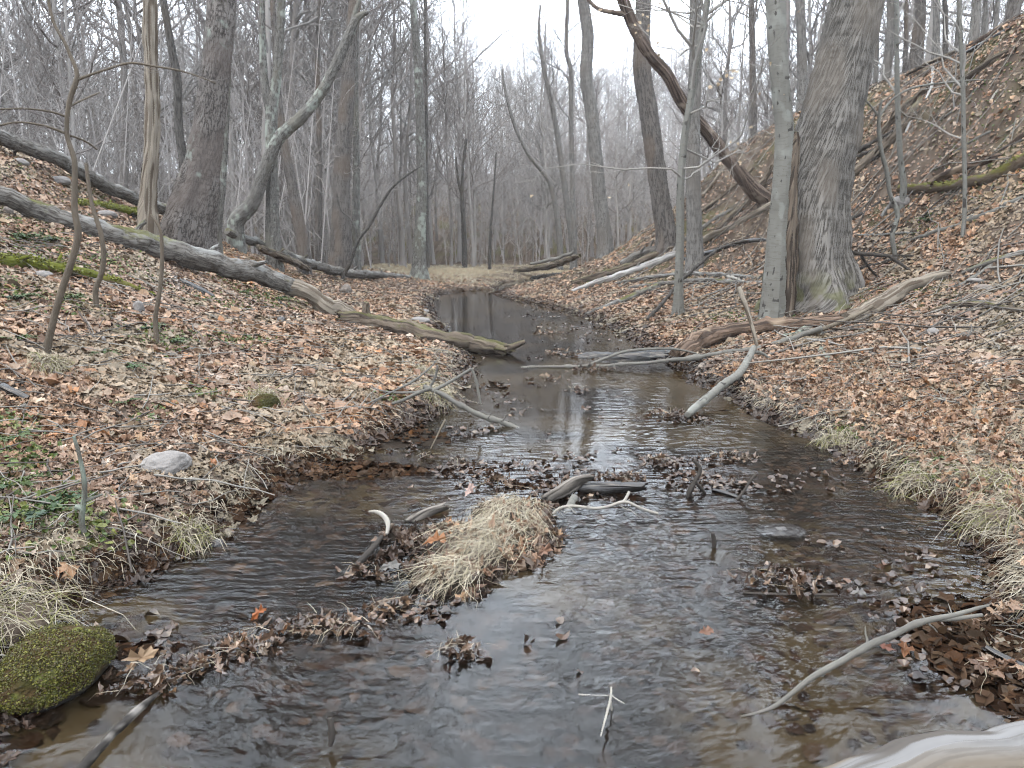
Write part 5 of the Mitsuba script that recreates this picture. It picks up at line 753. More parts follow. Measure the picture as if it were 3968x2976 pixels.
def soil_colours(v):
    x, y, z = v.T
    n3 = lambda f, o=3, s=0: meshkit.fbm(np.stack([x * f, y * f, z * 0], -1), o, s)
    r = meshkit.noise(np.stack([x * 26, y * 26, z * 0], -1), 80)
    c = lerp((.07, .052, .04), (.24, .185, .145), _sm(.25, .75, r) * .7 + .3 * n3(9, 3, 81))
    straw = _sm(25, 28, y) * _sm(1.6, .9, z) * _sm(46, 40, y)
    c = lerp(c, lerp((.34, .27, .175), (.46, .37, .25), r), straw * _sm(.3, .6, n3(.4, 3, 82)))
    c = lerp(c, (.13, .13, .05), _sm(.56, .70, n3(1.1, 3, 83)) * _sm(.35, .8, z) * .6)
    c = lerp(c, lerp((.15, .118, .097), (.27, .22, .185), r), _sm(.5, .75, n3(.35, 3, 84)) * _sm(1.2, 2.5, z) * _sm(3, 5, x) * .5)
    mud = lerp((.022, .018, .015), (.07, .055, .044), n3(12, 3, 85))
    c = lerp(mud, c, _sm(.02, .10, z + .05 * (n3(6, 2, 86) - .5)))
    silt = lerp((.05, .034, .016), (.15, .105, .055), n3(1.6, 3, 87))
    bed = lerp(lerp((.010, .008, .006), (.036, .026, .018), r), silt, _sm(.42, .6, n3(1.2, 3, 88)))
    return lerp(bed, c, _sm(-.02, .008, z)) * TONE
scene['soil'] = {'type': 'twosided', 'bsdf': {'type': 'diffuse', 'reflectance': {'type': 'mesh_attribute', 'name': 'vertex_color'}}}

# leaves, grass and other small pieces take their colour from their vertices
scene['leaf'] = {'type': 'twosided', 'bsdf': {'type': 'principled', 'base_color': {'type': 'mesh_attribute', 'name': 'vertex_color'}, 'roughness': .55, 'specular': .35}}
scene['sunken_leaf'] = {'type': 'twosided', 'bsdf': {'type': 'diffuse', 'reflectance': {'type': 'mesh_attribute', 'name': 'vertex_color'}}}
scene['wet_leaf'] = {'type': 'twosided', 'bsdf': {'type': 'principled', 'base_color': {'type': 'mesh_attribute', 'name': 'vertex_color'}, 'roughness': .22, 'specular': .5}}
scene['stick'] = {'type': 'twosided', 'bsdf': {'type': 'principled', 'base_color': {'type': 'mesh_attribute', 'name': 'vertex_color'}, 'roughness': .8, 'specular': .25}}
scene['straw'] = {'type': 'twosided', 'bsdf': {'type': 'principled', 'base_color': {'type': 'mesh_attribute', 'name': 'vertex_color'}, 'roughness': .6, 'specular': .3}}
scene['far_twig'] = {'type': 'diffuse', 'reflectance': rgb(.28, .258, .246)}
scene['twig_grey'] = {'type': 'diffuse', 'reflectance': rgb(.17, .16, .152)}
scene['twig_brown'] = {'type': 'diffuse', 'reflectance': rgb(.15, .133, .125)}
scene['twig_pale'] = {'type': 'diffuse', 'reflectance': rgb(.25, .235, .215)}
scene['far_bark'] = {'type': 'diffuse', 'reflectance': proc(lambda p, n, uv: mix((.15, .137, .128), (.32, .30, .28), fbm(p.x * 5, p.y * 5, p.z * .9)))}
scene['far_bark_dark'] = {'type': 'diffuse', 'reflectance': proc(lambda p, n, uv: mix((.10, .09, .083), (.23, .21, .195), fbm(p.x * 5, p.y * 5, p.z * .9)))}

# water: clear, with small ripples that die out in the pools
def ripple(p, n, uv):
    x, y = uv.x, uv.y
    wx = x + .25 * noise(x * 1.3, y * 1.3)
    wy = y + .3 * noise(x * 1.1 + 5, y * 1.1)
    fast = smoothstep(.30, .62, fbm(x * .8 + 2, y * .55 + 7)) * smoothstep(11, 6, y) * .8 + .2
    calm = 1 / (1 + dr.maximum(y - 5, 0) * .35)
    r = .7 * noise(wx * 7, wy * 19) + .42 * noise(wx * 17 + 3, wy * 44) + .18 * noise(wx * 45, wy * 90) * smoothstep(5.5, 3., y)
    return r * fast * calm
scene['water_surface'] = {'type': 'bumpmap', 'arbitrary': proc(ripple, .0025), 'scale': .0065, 'bsdf': {'type': 'roughdielectric', 'distribution': 'ggx', 'alpha': .006, 'int_ior': 1.33, 'ext_ior': 1.0}}
# ---------------------------------------------------------------- ground sheet
def axis(lo, a, b, hi, step, grow=1.06):
    mid = np.arange(a, b, step)
    def run(start, end):
        out, s, v = [], step, start
        while abs(v - end) > s:
            s *= grow
            v += math.copysign(s, end - start)
            out.append(v)
        return out + [end]
    return np.array(run(a, lo)[::-1] + list(mid) + run(b, hi))
gx, gy = axis(-260, -4.2, 5.2, 260, .032, 1.045), axis(-40, 1.2, 7.6, 330, .028, 1.035)
GX, GY = np.meshgrid(gx, gy)
GZ = height(GX, GY)
V = np.stack([GX, GY, GZ], -1).reshape(-1, 3)
ny, nx = GX.shape
i, j = np.meshgrid(np.arange(ny - 1), np.arange(nx - 1), indexing='ij')
q = np.stack([i * nx + j, i * nx + j + 1, (i + 1) * nx + j + 1, (i + 1) * nx + j], -1).reshape(-1, 4)
labels['ground'] = {'kind': 'structure', 'label': 'leaf covered banks and bed of a small woodland stream between two slopes', 'category': 'ground'}
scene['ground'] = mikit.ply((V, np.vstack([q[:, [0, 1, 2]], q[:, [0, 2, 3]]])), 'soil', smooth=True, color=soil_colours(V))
_used.add('ground')

# ---------------------------------------------------------------- water
wy = 1 / np.linspace(1 / .3, 1 / 46, 260)
ws = np.linspace(0, 1, 60)
lo, hi = _XLf(wy) - .5, _XRf(wy) + .5
WX, WY = lo[:, None] + (hi - lo)[:, None] * ws, np.repeat(wy[:, None], 60, 1)
V = np.stack([WX, WY, WX * 0], -1).reshape(-1, 3)
i, j = np.meshgrid(np.arange(259), np.arange(59), indexing='ij')
q = np.stack([i * 60 + j, i * 60 + j + 1, (i + 1) * 60 + j + 1, (i + 1) * 60 + j], -1).reshape(-1, 4)
dl, dr_ = edges(V[:, 0], V[:, 1])
q = q[(np.maximum(dl, dr_)[q] < .35).any(1)]
labels['water'] = {'kind': 'structure', 'label': 'shallow clear stream water with small ripples, winding away between the banks', 'category': 'water'}
scene['water'] = mikit.ply((V, np.vstack([q[:, [0, 1, 2]], q[:, [0, 2, 3]]])), 'water_surface', uv=V[:, :2])
_used.add('water')

# ---------------------------------------------------------------- trees, saplings, logs and branches from the survey
SIDES = {'bark_furrow': 64, 'bark_shaggy': 48, 'wood_white_big': 48}
RID = {'wood_white_big': .05, 'wood_white': .12, 'bark_furrow': .05, 'bark_shaggy': .09, 'bark_brown': .05, 'log_red': .16, 'log_rot': .2, 'wood_wet': .2, 'wood_grey': .34, 'wood_pale': .16, 'log_bark': .12, 'wood_red': .14}
ROUGH = {'stick_grey': .16, 'stick_tan': .16, 'stick_white': .14, 'stick_dark': .18, 'stick_lichen': .2, 'stick_peel': .2, 'log_rot': .3, 'log_red': .28, 'wood_wet': .22, 'wood_grey': .34, 'wood_pale': .2, 'wood_white_big': .08, 'moss': .16, 'moss_brown': .25, 'moss_half': .2, 'bark_smooth': .04, 'wood_red': .14, 'log_bark': .26}
for n, (name, label, cat, m, P, kind, o) in enumerate(DATA):
    key = thing(name, label, cat, o.get('group'))
    P = [list(p) for p in P]
    rm = max(p[3] for p in P)
    brs = o.get('branches', [])
    twig = {'bark_smooth': 'twig_pale', 'bark_grey': 'twig_grey', 'bark_lichen': 'twig_grey'}.get(m, 'twig_brown')
    if kind == 'tree':
        top = o.get('top', 0)
        full = P
        if top and P[-1][2] < top:
            a, b = np.array(P[-2]), np.array(P[-1])
            d = unit((b - a)[:3]) * .5 + [0, 0, .6]
            d /= d[2]
            hh = top - b[2]
            full = P + [[*(b[:3] + d * hh * t), b[3] * (1 - .8 * t)] for t in (.3, .65, 1.)]
        v, f, uv = limb(full, SIDES.get(m, 20 if rm > .12 else 12), .05 if rm > .25 else .08 if rm > .05 else .05, ROUGH.get(m, .07), 5. if rm > .1 else 9., n, RID.get(m, 0), o.get('flare', 0), o.get('ground', 0), 5 + n % 2)
        limb_part(key, 'trunk' if name != 'sapling' else 'stem', (v, f), m, uv, n)
        if 'crown' in o:
            c, seed = o['crown']
            g = o.get('ground', 0)
            t = [[p[0], p[1], p[2], p[3]] for p in full if p[2] > g - .01]
            small = name == 'sapling' or rm < .1
            cv = crown(seed * 13 + 5, t, n1=(12 if small else 11), n2=4, n3=4 if small else 5, t0=.22 if small else min(.9, c / 19.), spread=.22 if small else .23, rmin=.0025)
            part(key, 'crown', cv, twig, smooth=True)
            if 'wide' in o:
                r2 = np.random.default_rng(seed)
                qq, _ = spline(t, .4)
                C1, R1 = sprout(r2, qq[None, :, :3], qq[None, :, 3], 16, .14, .75, (65, 100), (.16, .3), 9, (.007, .005), up=.1, wob=.14)
                C2, R2 = sprout(r2, C1, R1, 6, .2, 1., (25, 60), (.25, .55), 6, (.006, .0025), up=.02, wob=.12)
                C3, R3 = sprout(r2, C2, R2, 4, .2, 1., (25, 60), (.3, .6), 4, (.005, .002), up=.0, wob=.1)
                part(key, 'side_branches', join([tubes(C1, R1, 5), tubes(C2, R2, 4), tubes(C3, np.maximum(R3, .0018), 3)]), twig, smooth=True)
                e = C3.reshape(-1, 3)[r2.choice(C3.shape[0] * 4, 110, replace=False)]
                v, f, c = leaves(r2, e, np.tile([0, -.6, .4], (110, 1)), r2.uniform(.05, .085, 110), np.tile([.40, .31, .21], (110, 1)), _O_OVAL, tilt=.6)
                part(key, 'withered_leaves', (v, f), 'leaf', kind='stuff', color=c)
    else:
        torn = 1.1 if cat in ('log', 'driftwood') and m in ('wood_pale', 'wood_grey', 'log_rot', 'log_red', 'wood_red', 'wood_wet') else 0
        v, f, uv = limb(P, SIDES.get(m, 24 if rm > .09 else 14 if rm > .03 else 9), .04 if rm > .05 else .025, ROUGH.get(m, .1), 7. if rm > .05 else 14., n, RID.get(m, 0), torn=torn, kink=.9 if m in STICK else .35, knots=.5 if m in STICK else 0)
        if m in STICK and m != 'stick_peel' and name == 'fallen_branch' and len(P) > 3 and .008 < rm < .03:
            r2 = np.random.default_rng(5000 + n)
            nb = nubs(P, r2, 4 + n % 5, (3 * rm, 9 * rm))
            nv, nf = join([(v, f), nb])
            v, f, uv = nv, nf, np.vstack([uv, np.zeros((len(nb[0]), 2))])
        if brs:
            limb_part(key, 'stem', (v, f), m, uv, n)
        elif rm > .075 and cat == 'log' and m not in ('wood_white_big', 'wood_pale'):
            limb_part(key, 'stem', (v, f), m, uv, n)
            r2 = np.random.default_rng(7000 + n)
            q_, _ = spline(P, .1)
            for k_ in range(2 + n % 3):
                i_ = r2.integers(1, len(q_) - 1)
                d_ = unit(q_[i_, :3] - q_[i_ - 1, :3])
                s_ = unit(np.cross(d_, r2.normal(size=3)) + [0, -.3, .7])
                b0, rr_ = q_[i_, :3], q_[i_, 3]
                L_ = rr_ * r2.uniform(1.3, 2.6)
                sv, sf, suv = limb([[*b0, rr_ * .34], [*(b0 + (s_ + .4 * d_) * L_ * .6), rr_ * .26], [*(b0 + (s_ + .6 * d_) * L_), rr_ * .2]], 9, .03, .25, 14., n + k_, .2, torn=1.)
                limb_part(key, 'branch_stub', (sv, sf), m, suv, n + k_)
        elif m.startswith('moss'):
            limb_part(key, 'stem', (v, f), m, uv, n)
        else:
            scene[key] = skin((v, f), m, uv, n)
    for k, b in enumerate(brs):
        b = [list(p) for p in b]
        v, f, uv = limb(b, 10, .04, .08, 12., n + k)
        limb_part(key, 'branch', (v, f), m, uv, n + k)
        L = np.linalg.norm(np.array(b[-1][:3]) - b[0][:3])
        if kind == 'tree' and L > .5:
            rng = np.random.default_rng(n * 50 + k)
            qq, _ = spline(b, L / 8)
            C, R = sprout(rng, qq[None, :, :3], qq[None, :, 3], 7, .2, 1., (25, 60), (.15, .4), 5, (.008, .003), up=.1)
            C2, R2 = sprout(rng, C, R, 3, .3, 1., (25, 60), (.3, .6), 4, (.006, .002), up=.08)
            part(key, 'twigs', join([tubes(C, R, 4), tubes(C2, R2, 3)]), twig, smooth=True)

for n, (name, label, cat, m, P, kind, o) in enumerate(DATA):
    if m.startswith('moss'):
        key = next(k for k, w in labels.items() if w.get('label') == label)
        w = meshkit.WRITTEN[scene[key + '__stem']['filename']]
        v, nv = w[0].astype(float), w[2]
        r2 = np.random.default_rng(8000 + n)
        i = r2.integers(0, len(v), 2600 if m == 'moss' else 1500)
        i = i[(nv[i, 2] > (-.1 if m == 'moss' else .25)) & (meshkit.fbm(v[i] * 7, 3, 5) > (.38 if m == 'moss' else .47))]
        tc = np.array([(.115, .125, .012), (.08, .09, .012), (.15, .155, .02), (.09, .075, .02)])[r2.integers(0, 4, len(i))] * r2.uniform(.7, 1.2, (len(i), 1))
        mv, mf, mc = leaves(r2, v[i] + r2.normal(0, .008, (len(i), 3)) + nv[i] * .006, nv[i], r2.uniform(.018, .045, len(i)), tc, _O_DIA, tilt=.9, curl=.6)
        part(key, 'moss', (mv, mf), 'leaf', kind='stuff', color=mc)

# ---------------------------------------------------------------- stones, with moss and lichen
for name, label, x, y, z, rx, ry, rz, m, seed in STONES:
    v, f = blob(rx, ry, rz, seed, 5 if rx > .1 else 4, .2 if name != 'boulder' else .14, 1.1)
    a = seed * 1.3 if name != 'boulder' else 0
    v = v @ np.array([[math.cos(a), math.sin(a), 0], [-math.sin(a), math.cos(a), 0], [0, 0, 1]]) + [x, y, z]
    key = thing(name, label, name)
    if name == 'boulder':
        part(key, 'rock', (v, f), m, smooth=True)
        r2 = np.random.default_rng(77)
        nv = trimesh.Trimesh(v, f, process=False).vertex_normals
        i = r2.integers(0, len(v), 24000)
        i = i[(v[i, 2] > .03) & (meshkit.fbm(v[i] * 9, 3, 5) > .45)]
        tc = np.array([(.06, .056, .008), (.04, .039, .007), (.105, .10, .014), (.05, .034, .011)])[r2.integers(0, 4, len(i))] * r2.uniform(.7, 1.3, (len(i), 1))
        mvv, mff, mcc = leaves(r2, v[i] + r2.normal(0, .004, (len(i), 3)) + nv[i] * .004, nv[i], r2.uniform(.005, .011, len(i)), tc, _O_DIA, tilt=.9, curl=.6)
        part(key, 'moss', (mvv, mff), 'leaf', kind='stuff', color=mcc)
    else:
        scene[key] = mikit.ply((v, f), m, smooth=True)

# ---------------------------------------------------------------- leaf litter
LEAF = .47 * np.array([(.53, .375, .27), (.46, .31, .22), (.58, .42, .295), (.38, .235, .155), (.33, .195, .12), (.50, .335, .205), (.62, .51, .41), (.26, .155, .10), (.43, .22, .105), (.55, .45, .37), (.21, .125, .08), (.49, .365, .275)])
LP = np.array([.15, .16, .09, .13, .10, .09, .03, .07, .04, .06, .04, .05])
def leaf_colours(rng, n, wet=None):
    c = LEAF[rng.choice(len(LEAF), n, p=LP / LP.sum())] * rng.uniform(.5, 1.16, (n, 1))
    if wet is not None:
        w = np.asarray(wet)[:, None]
        c = c * (1 - w) + (c * .13 * np.array([1, .85, .75]) + .005) * w
    return c * np.array([1.07, .985, .90])

def field(rng, n, x0, x1, y0, y1, bias=1.6):
    """n ground points, denser near the viewer, on land."""
    y = (rng.uniform(y1 ** (1 - bias), y0 ** (1 - bias), n)) ** (1 / (1 - bias))
    half = .80 * y + .6
    x = rng.uniform(-1, 1, n) * half
    k = (x > x0) & (x < x1)
    x, y = x[k], y[k]
    a, b = edges(x, y)
    return x, y, np.maximum(a, b)

rng = np.random.default_rng(11)
lit = []
for cnt, y0, y1, outl, s0, s1 in ((72000, 1.7, 6.5, _O_OAK, .04, .085), (110000, 5.0, 12., _O_OVAL, .042, .088), (150000, 10.5, 30., _O_DIA, .06, .115)):
    x, y, out = field(rng, cnt, -14, 15, y0, y1, 1.25)
    keep = (out > -.06 + .05 * rng.normal(size=len(x))) & ((y < 25) | (rng.random(len(x)) < .35))
    bare = meshkit.fbm(np.stack([x * .8, y * .8, x * 0], -1), 3, 40)
    keep &= rng.random(len(x)) < np.where((x > 4.6) & (out > 3), np.where(bare > .55, .5, .9), 1.0)
    x, y, out = x[keep], y[keep], out[keep]
    nr = normals(x, y)
    wet = _sm(.42, .05, out + .1 * rng.normal(size=len(x)))  # wet edge leaves, band widened so its dark rim also paints contact shade
    z = np.maximum(height(x, y), -.004) + rng.uniform(.002, .03, len(x)) * (1 - .6 * wet)
    size = np.clip(rng.lognormal(math.log((s0 + s1) / 2 * .9), .34, len(x)), .03, .17)
    q3 = np.stack([x, y, x * 0], -1)
    tone = .75 + .5 * meshkit.fbm(q3 * 1.6, 3, 61)
    warm = (meshkit.fbm(q3 * .9, 2, 62) - .5)[:, None]
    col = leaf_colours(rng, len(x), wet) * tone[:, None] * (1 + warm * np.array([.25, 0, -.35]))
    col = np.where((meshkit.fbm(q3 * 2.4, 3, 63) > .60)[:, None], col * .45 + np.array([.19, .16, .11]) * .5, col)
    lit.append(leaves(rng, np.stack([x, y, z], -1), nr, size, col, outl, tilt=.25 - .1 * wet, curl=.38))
v, f, c = joinc(lit)
scene['leaf_litter'] = mikit.ply((v, f), 'leaf', color=c)
labels['leaf_litter'] = {'kind': 'stuff', 'label': 'pink brown and tan fallen leaves covering both banks', 'category': 'leaf litter'}
_used.add('leaf_litter')

# dark soaked leaves: on the bed, stranded on the shoals, along the water's edge
x = rng.uniform(-2.6, 3.2, 42000)
y = rng.uniform(1.2, 5.2, 42000) ** 1.0
y2 = 1.3 + 24 * rng.random(26000) ** 1.6
x2 = rng.uniform(-3, 3, 26000)
x, y = np.r_[x, x2], np.r_[y, y2]
a, b = edges(x, y)
out = np.maximum(a, b)
sh = shoal(x, y)
keep = (out < .12) & (rng.random(len(x)) < np.clip(.10 + .9 * sh + .6 * _sm(-.3, 0, out), 0, 1) * np.where(meshkit.fbm(np.stack([x * 1.2, y * 1.2, x * 0], -1), 2, 44) > .47, 1, .5))
x, y, out, sh = x[keep], y[keep], out[keep], sh[keep]
z = height(x, y) + rng.uniform(.001, .012, len(x)) + .012 * rng.random(len(x)) * (sh > .5)
v, f, c = leaves(rng, np.stack([x, y, z], -1), normals(x, y), rng.uniform(.045, .10, len(x)), leaf_colours(rng, len(x), np.clip(rng.normal(.85, .12, len(x)), .4, 1)), _O_OVAL, tilt=.16, curl=.3)
scene['soaked_leaves'] = mikit.ply((v, f), 'sunken_leaf', color=c * .62)
labels['soaked_leaves'] = {'kind': 'stuff', 'label': 'dark soaked leaves lying on the stream bed and stranded on its shoals', 'category': 'wet leaves'}
_used.add('soaked_leaves')

# black wet leaves stranded on the shoals, standing a little out of the water
n = 60000
y = rng.uniform(2.0, 24, n)
y[:40000] = rng.uniform(2.2, 7, 40000)
x = rng.uniform(-2.6, 2.8, n)
a, b = edges(x, y)
out, sh = np.maximum(a, b), shoal(x, y)
patch = meshkit.fbm(np.stack([x * 2.6, y * 3.4, x * 0], -1), 3, 47)
edge = _sm(-.22, -.02, out) * .5
keep = (out < .06) & (rng.random(n) < np.maximum(sh, edge) * _sm(.50, .62, patch) * .5)
x, y, out = x[keep], y[keep], out[keep]
z = np.maximum(height(x, y), -.006) + rng.uniform(.0, .016, len(x))
v, f, c = leaves(rng, np.stack([x, y, z], -1), np.tile([0, 0, 1.], (len(x), 1)), rng.uniform(.035, .075, len(x)) * (.85 + y * .03), leaf_colours(rng, len(x), np.clip(rng.normal(.93, .12, len(x)), .2, 1)), _O_OVAL, tilt=.2, curl=.45)
scene['stranded_leaves'] = mikit.ply((v, f), 'wet_leaf', color=c)
labels['stranded_leaves'] = {'kind': 'stuff', 'label': 'black glossy wet leaves stranded in mats on the shoals and water edges', 'category': 'wet leaves'}
_used.add('stranded_leaves')

# small twigs strewn over the banks
x, y, out = field(rng, 6500, -13, 14, 2, 26, 1.3)
k = (out > .05) & ((y > 5.5) | (rng.random(len(x)) < .4))
x, y = x[k], y[k]
x, y = np.r_[x, rng.uniform(3.2, 10.5, 420)], np.r_[y, rng.uniform(7, 24, 420)]
big = np.arange(len(x)) >= len(x) - 420
ya, L = rng.normal(.4, 1., len(x)), np.where(big, rng.uniform(.5, 2.0, len(x)), rng.uniform(.1, .55, len(x)))
s = np.linspace(-.5, .5, 5)
C = np.stack([x[:, None] + np.cos(ya)[:, None] * L[:, None] * s, y[:, None] + np.sin(ya)[:, None] * L[:, None] * s, np.zeros((len(x), 5))], -1)
C += np.cumsum(rng.normal(0, 1, C.shape), 1) * (.035 * L)[:, None, None]
C[..., 2] = height(C[..., 0], C[..., 1]) + .02 + rng.uniform(0, .03, len(x))[:, None] + .12 * L[:, None] * rng.random(len(x))[:, None] * (s + .5)
v, f = tubes(C, (rng.uniform(.0025, .007, len(x)) * np.where(big, 2.2, 1))[:, None] * (1 - .5 * (s + .5)), 4)
c = np.repeat(TONE * np.array([(.17, .15, .13), (.28, .255, .22), (.10, .08, .065), (.36, .33, .29)])[rng.integers(0, 4, len(x))], 20, 0)
scene['fallen_twigs'] = mikit.ply((v, f), 'straw', smooth=True, color=c)
labels['fallen_twigs'] = {'kind': 'stuff', 'label': 'thin broken twigs strewn over the leaf covered banks', 'category': 'twigs'}
_used.add('fallen_twigs')

# ---------------------------------------------------------------- dry grass along the water
STRAW = np.array([(.56, .475, .34), (.64, .57, .44), (.44, .365, .26), (.36, .31, .19), (.50, .43, .30), (.30, .24, .165)])
def straw_colours(rng, n):
    return .47 * STRAW[rng.choice(6, n, p=[.28, .2, .2, .1, .14, .08])] * rng.uniform(.75, 1.12, (n, 1))
def sward(rng, cx, cy, rx, ry, n, L, flow, droop=.75, low=.02):
    x, y = rng.normal(cx, rx, n), rng.normal(cy, ry, n)
    a, b = edges(x, y)
    k = np.maximum(a, b) > low
    x, y = x[k], y[k]
    m = len(x)
    z = height(x, y) + rng.uniform(0, .04, m)
    fl = np.arctan2(flow[1], flow[0]) + rng.normal(0, .75, m)
    d = np.stack([np.cos(fl), np.sin(fl), rng.uniform(.05, .5, m)], -1)
    return blades(rng, np.stack([x, y, z], -1), d, rng.uniform(.4, 1., m) * L * .7, rng.uniform(.0009, .0022, m) * (1 + y / 9), straw_colours(rng, m), droop)
g = [sward(rng, *t) for t in (
    (3.6, 4.9, .6, .6, 2400, .15, (-1, -.4)), (3.9, 6.3, .8, .8, 2600, .14, (-1, -.4)), (2.9, 6.0, .4, .6, 1400, .15, (-1, -.4)), (4.2, 8.2, .9, .9, 1500, .13, (-1, -.3)), (-1.9, 6.4, .7, .8, 1300, .13, (1, -.5)),
    (3.0, 4.3, .42, .5, 2100, .24, (-1, -.35)), (2.75, 5.1, .35, .5, 1500, .22, (-1, -.3)), (2.65, 3.5, .26, .4, 1700, .24, (-1, -.3)), (3.4, 5.6, .6, .7, 1300, .18, (-1, -.4)),
    (2.5, 6.6, .3, .7, 1200, .2, (-1, -.5)), (3.6, 7.2, .9, .9, 1300, .16, (-1, -.3)), (2.35, 2.9, .22, .3, 1800, .26, (-1, -.2)), (-1.65, 3.6, .12, .3, 500, .17, (1, -.6)), (-1.4, 4.9, .3, .5, 900, .17, (1, -.5)),
    (-.95, 7.3, .4, .8, 1900, .18, (1, -.6)), (-1.3, 8.8, .5, .8, 1200, .18, (1, -.5)), (-2.1, 3.0, .18, .25, 600, .22, (1, -.5)), (-2.2, 2.5, .2, .3, 900, .26, (1, -.6)))]
lx, ly = rng.normal(2.9, .5, 2600), rng.uniform(2.7, 8, 2600)
a, b = edges(lx, ly)
k = np.maximum(a, b) > .03
lx, ly = lx[k], ly[k]
over = leaves(rng, np.stack([lx, ly, height(lx, ly) + rng.uniform(.03, .085, len(lx))], -1), normals(lx, ly), rng.uniform(.035, .085, len(lx)), leaf_colours(rng, len(lx)), _O_OAK, tilt=.5, curl=.6)
scene['leaf_litter__on_grass'] = mikit.ply(over[:2], 'leaf', color=over[2])
labels['leaf_litter__on_grass'] = {'kind': 'stuff', 'label': 'fallen leaves caught in the dry grass of the right bank'}
n = 15000
y = rng.uniform(25.5, 42, n)
x = rng.uniform(-9, 5, n)
a, b = edges(x, y)
k = np.maximum(a, b) > .1
x, y = x[k], y[k]
g.append(blades(rng, np.stack([x, y, height(x, y)], -1), np.stack([rng.normal(0, 1, len(x)), rng.normal(0, 1, len(x)), rng.uniform(.3, 1, len(x))], -1), rng.uniform(.12, .3, len(x)), rng.uniform(.006, .014, len(x)), straw_colours(rng, len(x)), .6, 3))
v, f, c = joinc(g)
scene['dry_grass'] = mikit.ply((v, f), 'straw', color=c)
labels['dry_grass'] = {'kind': 'stuff', 'label': 'matted pale dry grass along the stream banks', 'category': 'grass'}
_used.add('dry_grass')

# ---------------------------------------------------------------- the grass hummock in midstream
hk = thing('grass_hummock', 'low mound of pale straw and leaves in the middle of the stream, nearest the viewer', 'grass hummock')
LOBES = [(.0, 3.88, .20, .26, .11), (-.08, 3.5, .26, .26, .12), (-.26, 3.15, .20, .22, .075), (.12, 3.62, .15, .22, .07), (-.45, 3.48, .17, .13, .045), (-.42, 3.28, .16, .15, .045), (-.58, 3.62, .17, .10, .05), (-.3, 3.62, .2, .16, .07), (-.6, 3.38, .13, .10, .035), (.13, 4.08, .14, .12, .06)]
def mound(x, y):
    h = np.zeros_like(x)
    for cx, cy, rx, ry, a in LOBES:
        h = np.maximum(h, a * .95 * np.exp(-((x - cx) / rx) ** 2 - ((y - cy) / ry) ** 2))
    return h * (.7 + .6 * meshkit.fbm(np.stack([x * 9, y * 9, x * 0], -1), 3, 70)) - .028 - .25 * np.exp(-h / .010)
mx, my = np.meshgrid(np.linspace(-.95, .6, 110), np.linspace(2.6, 4.6, 140))
mz = mound(mx, my)
V = np.stack([mx, my, mz], -1).reshape(-1, 3)
i, j = np.meshgrid(np.arange(139), np.arange(109), indexing='ij')
q = np.stack([i * 110 + j, i * 110 + j + 1, (i + 1) * 110 + j + 1, (i + 1) * 110 + j], -1).reshape(-1, 4)
part(hk, 'mound', (V, np.vstack([q[:, [0, 1, 2]], q[:, [0, 2, 3]]])), 'soil', smooth=True, color=soil_colours(V))
def on_mound(rng, n, low, box=(-.9, .55, 2.65, 4.5)):
    x, y = rng.uniform(box[0], box[1], n), rng.uniform(box[2], box[3], n)
    z = mound(x, y)
    k = z > low
    x, y, z = x[k], y[k], z[k]
    e = .02
    return np.stack([x, y, z], -1), unit(np.stack([mound(x - e, y) - mound(x + e, y), mound(x, y - e) - mound(x, y + e), np.full_like(x, 2 * e)], -1))
p, nn = on_mound(rng, 16000, .02)
core = np.exp(-((p[:, 0] + .1 - .25 * (p[:, 1] - 3.5)) / .2) ** 2)
k = rng.random(len(p)) < .12 + .88 * core
p, nn = p[k], nn[k]
n = len(p)
fl = rng.normal(-2.05, .6, n) + 1.6 * (meshkit.noise(p * [3, 3, 0], 71) - .5)
d = np.stack([np.cos(fl), np.sin(fl), rng.uniform(-.1, .2, n)], -1)
d = unit(d - nn * (d * nn).sum(1, keepdims=True) * .95) + nn * rng.uniform(.0, .22, n)[:, None]
v, f, c = blades(rng, p + [0, 0, .01] + rng.uniform(0, .03, (n, 1)) * [0, 0, 1], d, rng.uniform(.08, .26, n), rng.uniform(.0010, .0021, n), np.clip(straw_colours(rng, n) * 1.15, 0, .9), .22, 5)
part(hk, 'straw', (v, f), 'straw', kind='stuff', color=c)
p, nn = on_mound(rng, 5200, -.012)
core = np.exp(-((p[:, 0] + .1 - .25 * (p[:, 1] - 3.5)) / .17) ** 2)
k = rng.random(len(p)) < .6 * (1 - .8 * core)
p, nn = p[k], nn[k]
v, f, c = leaves(rng, p + nn * .012, nn, rng.uniform(.055, .11, len(p)), leaf_colours(rng, len(p), _sm(.055, .0, p[:, 2] + .02 * rng.normal(size=len(p))) * .95), _O_OAK, tilt=.4, curl=.6)
part(hk, 'leaves', (v, f), 'leaf', kind='stuff', color=c)

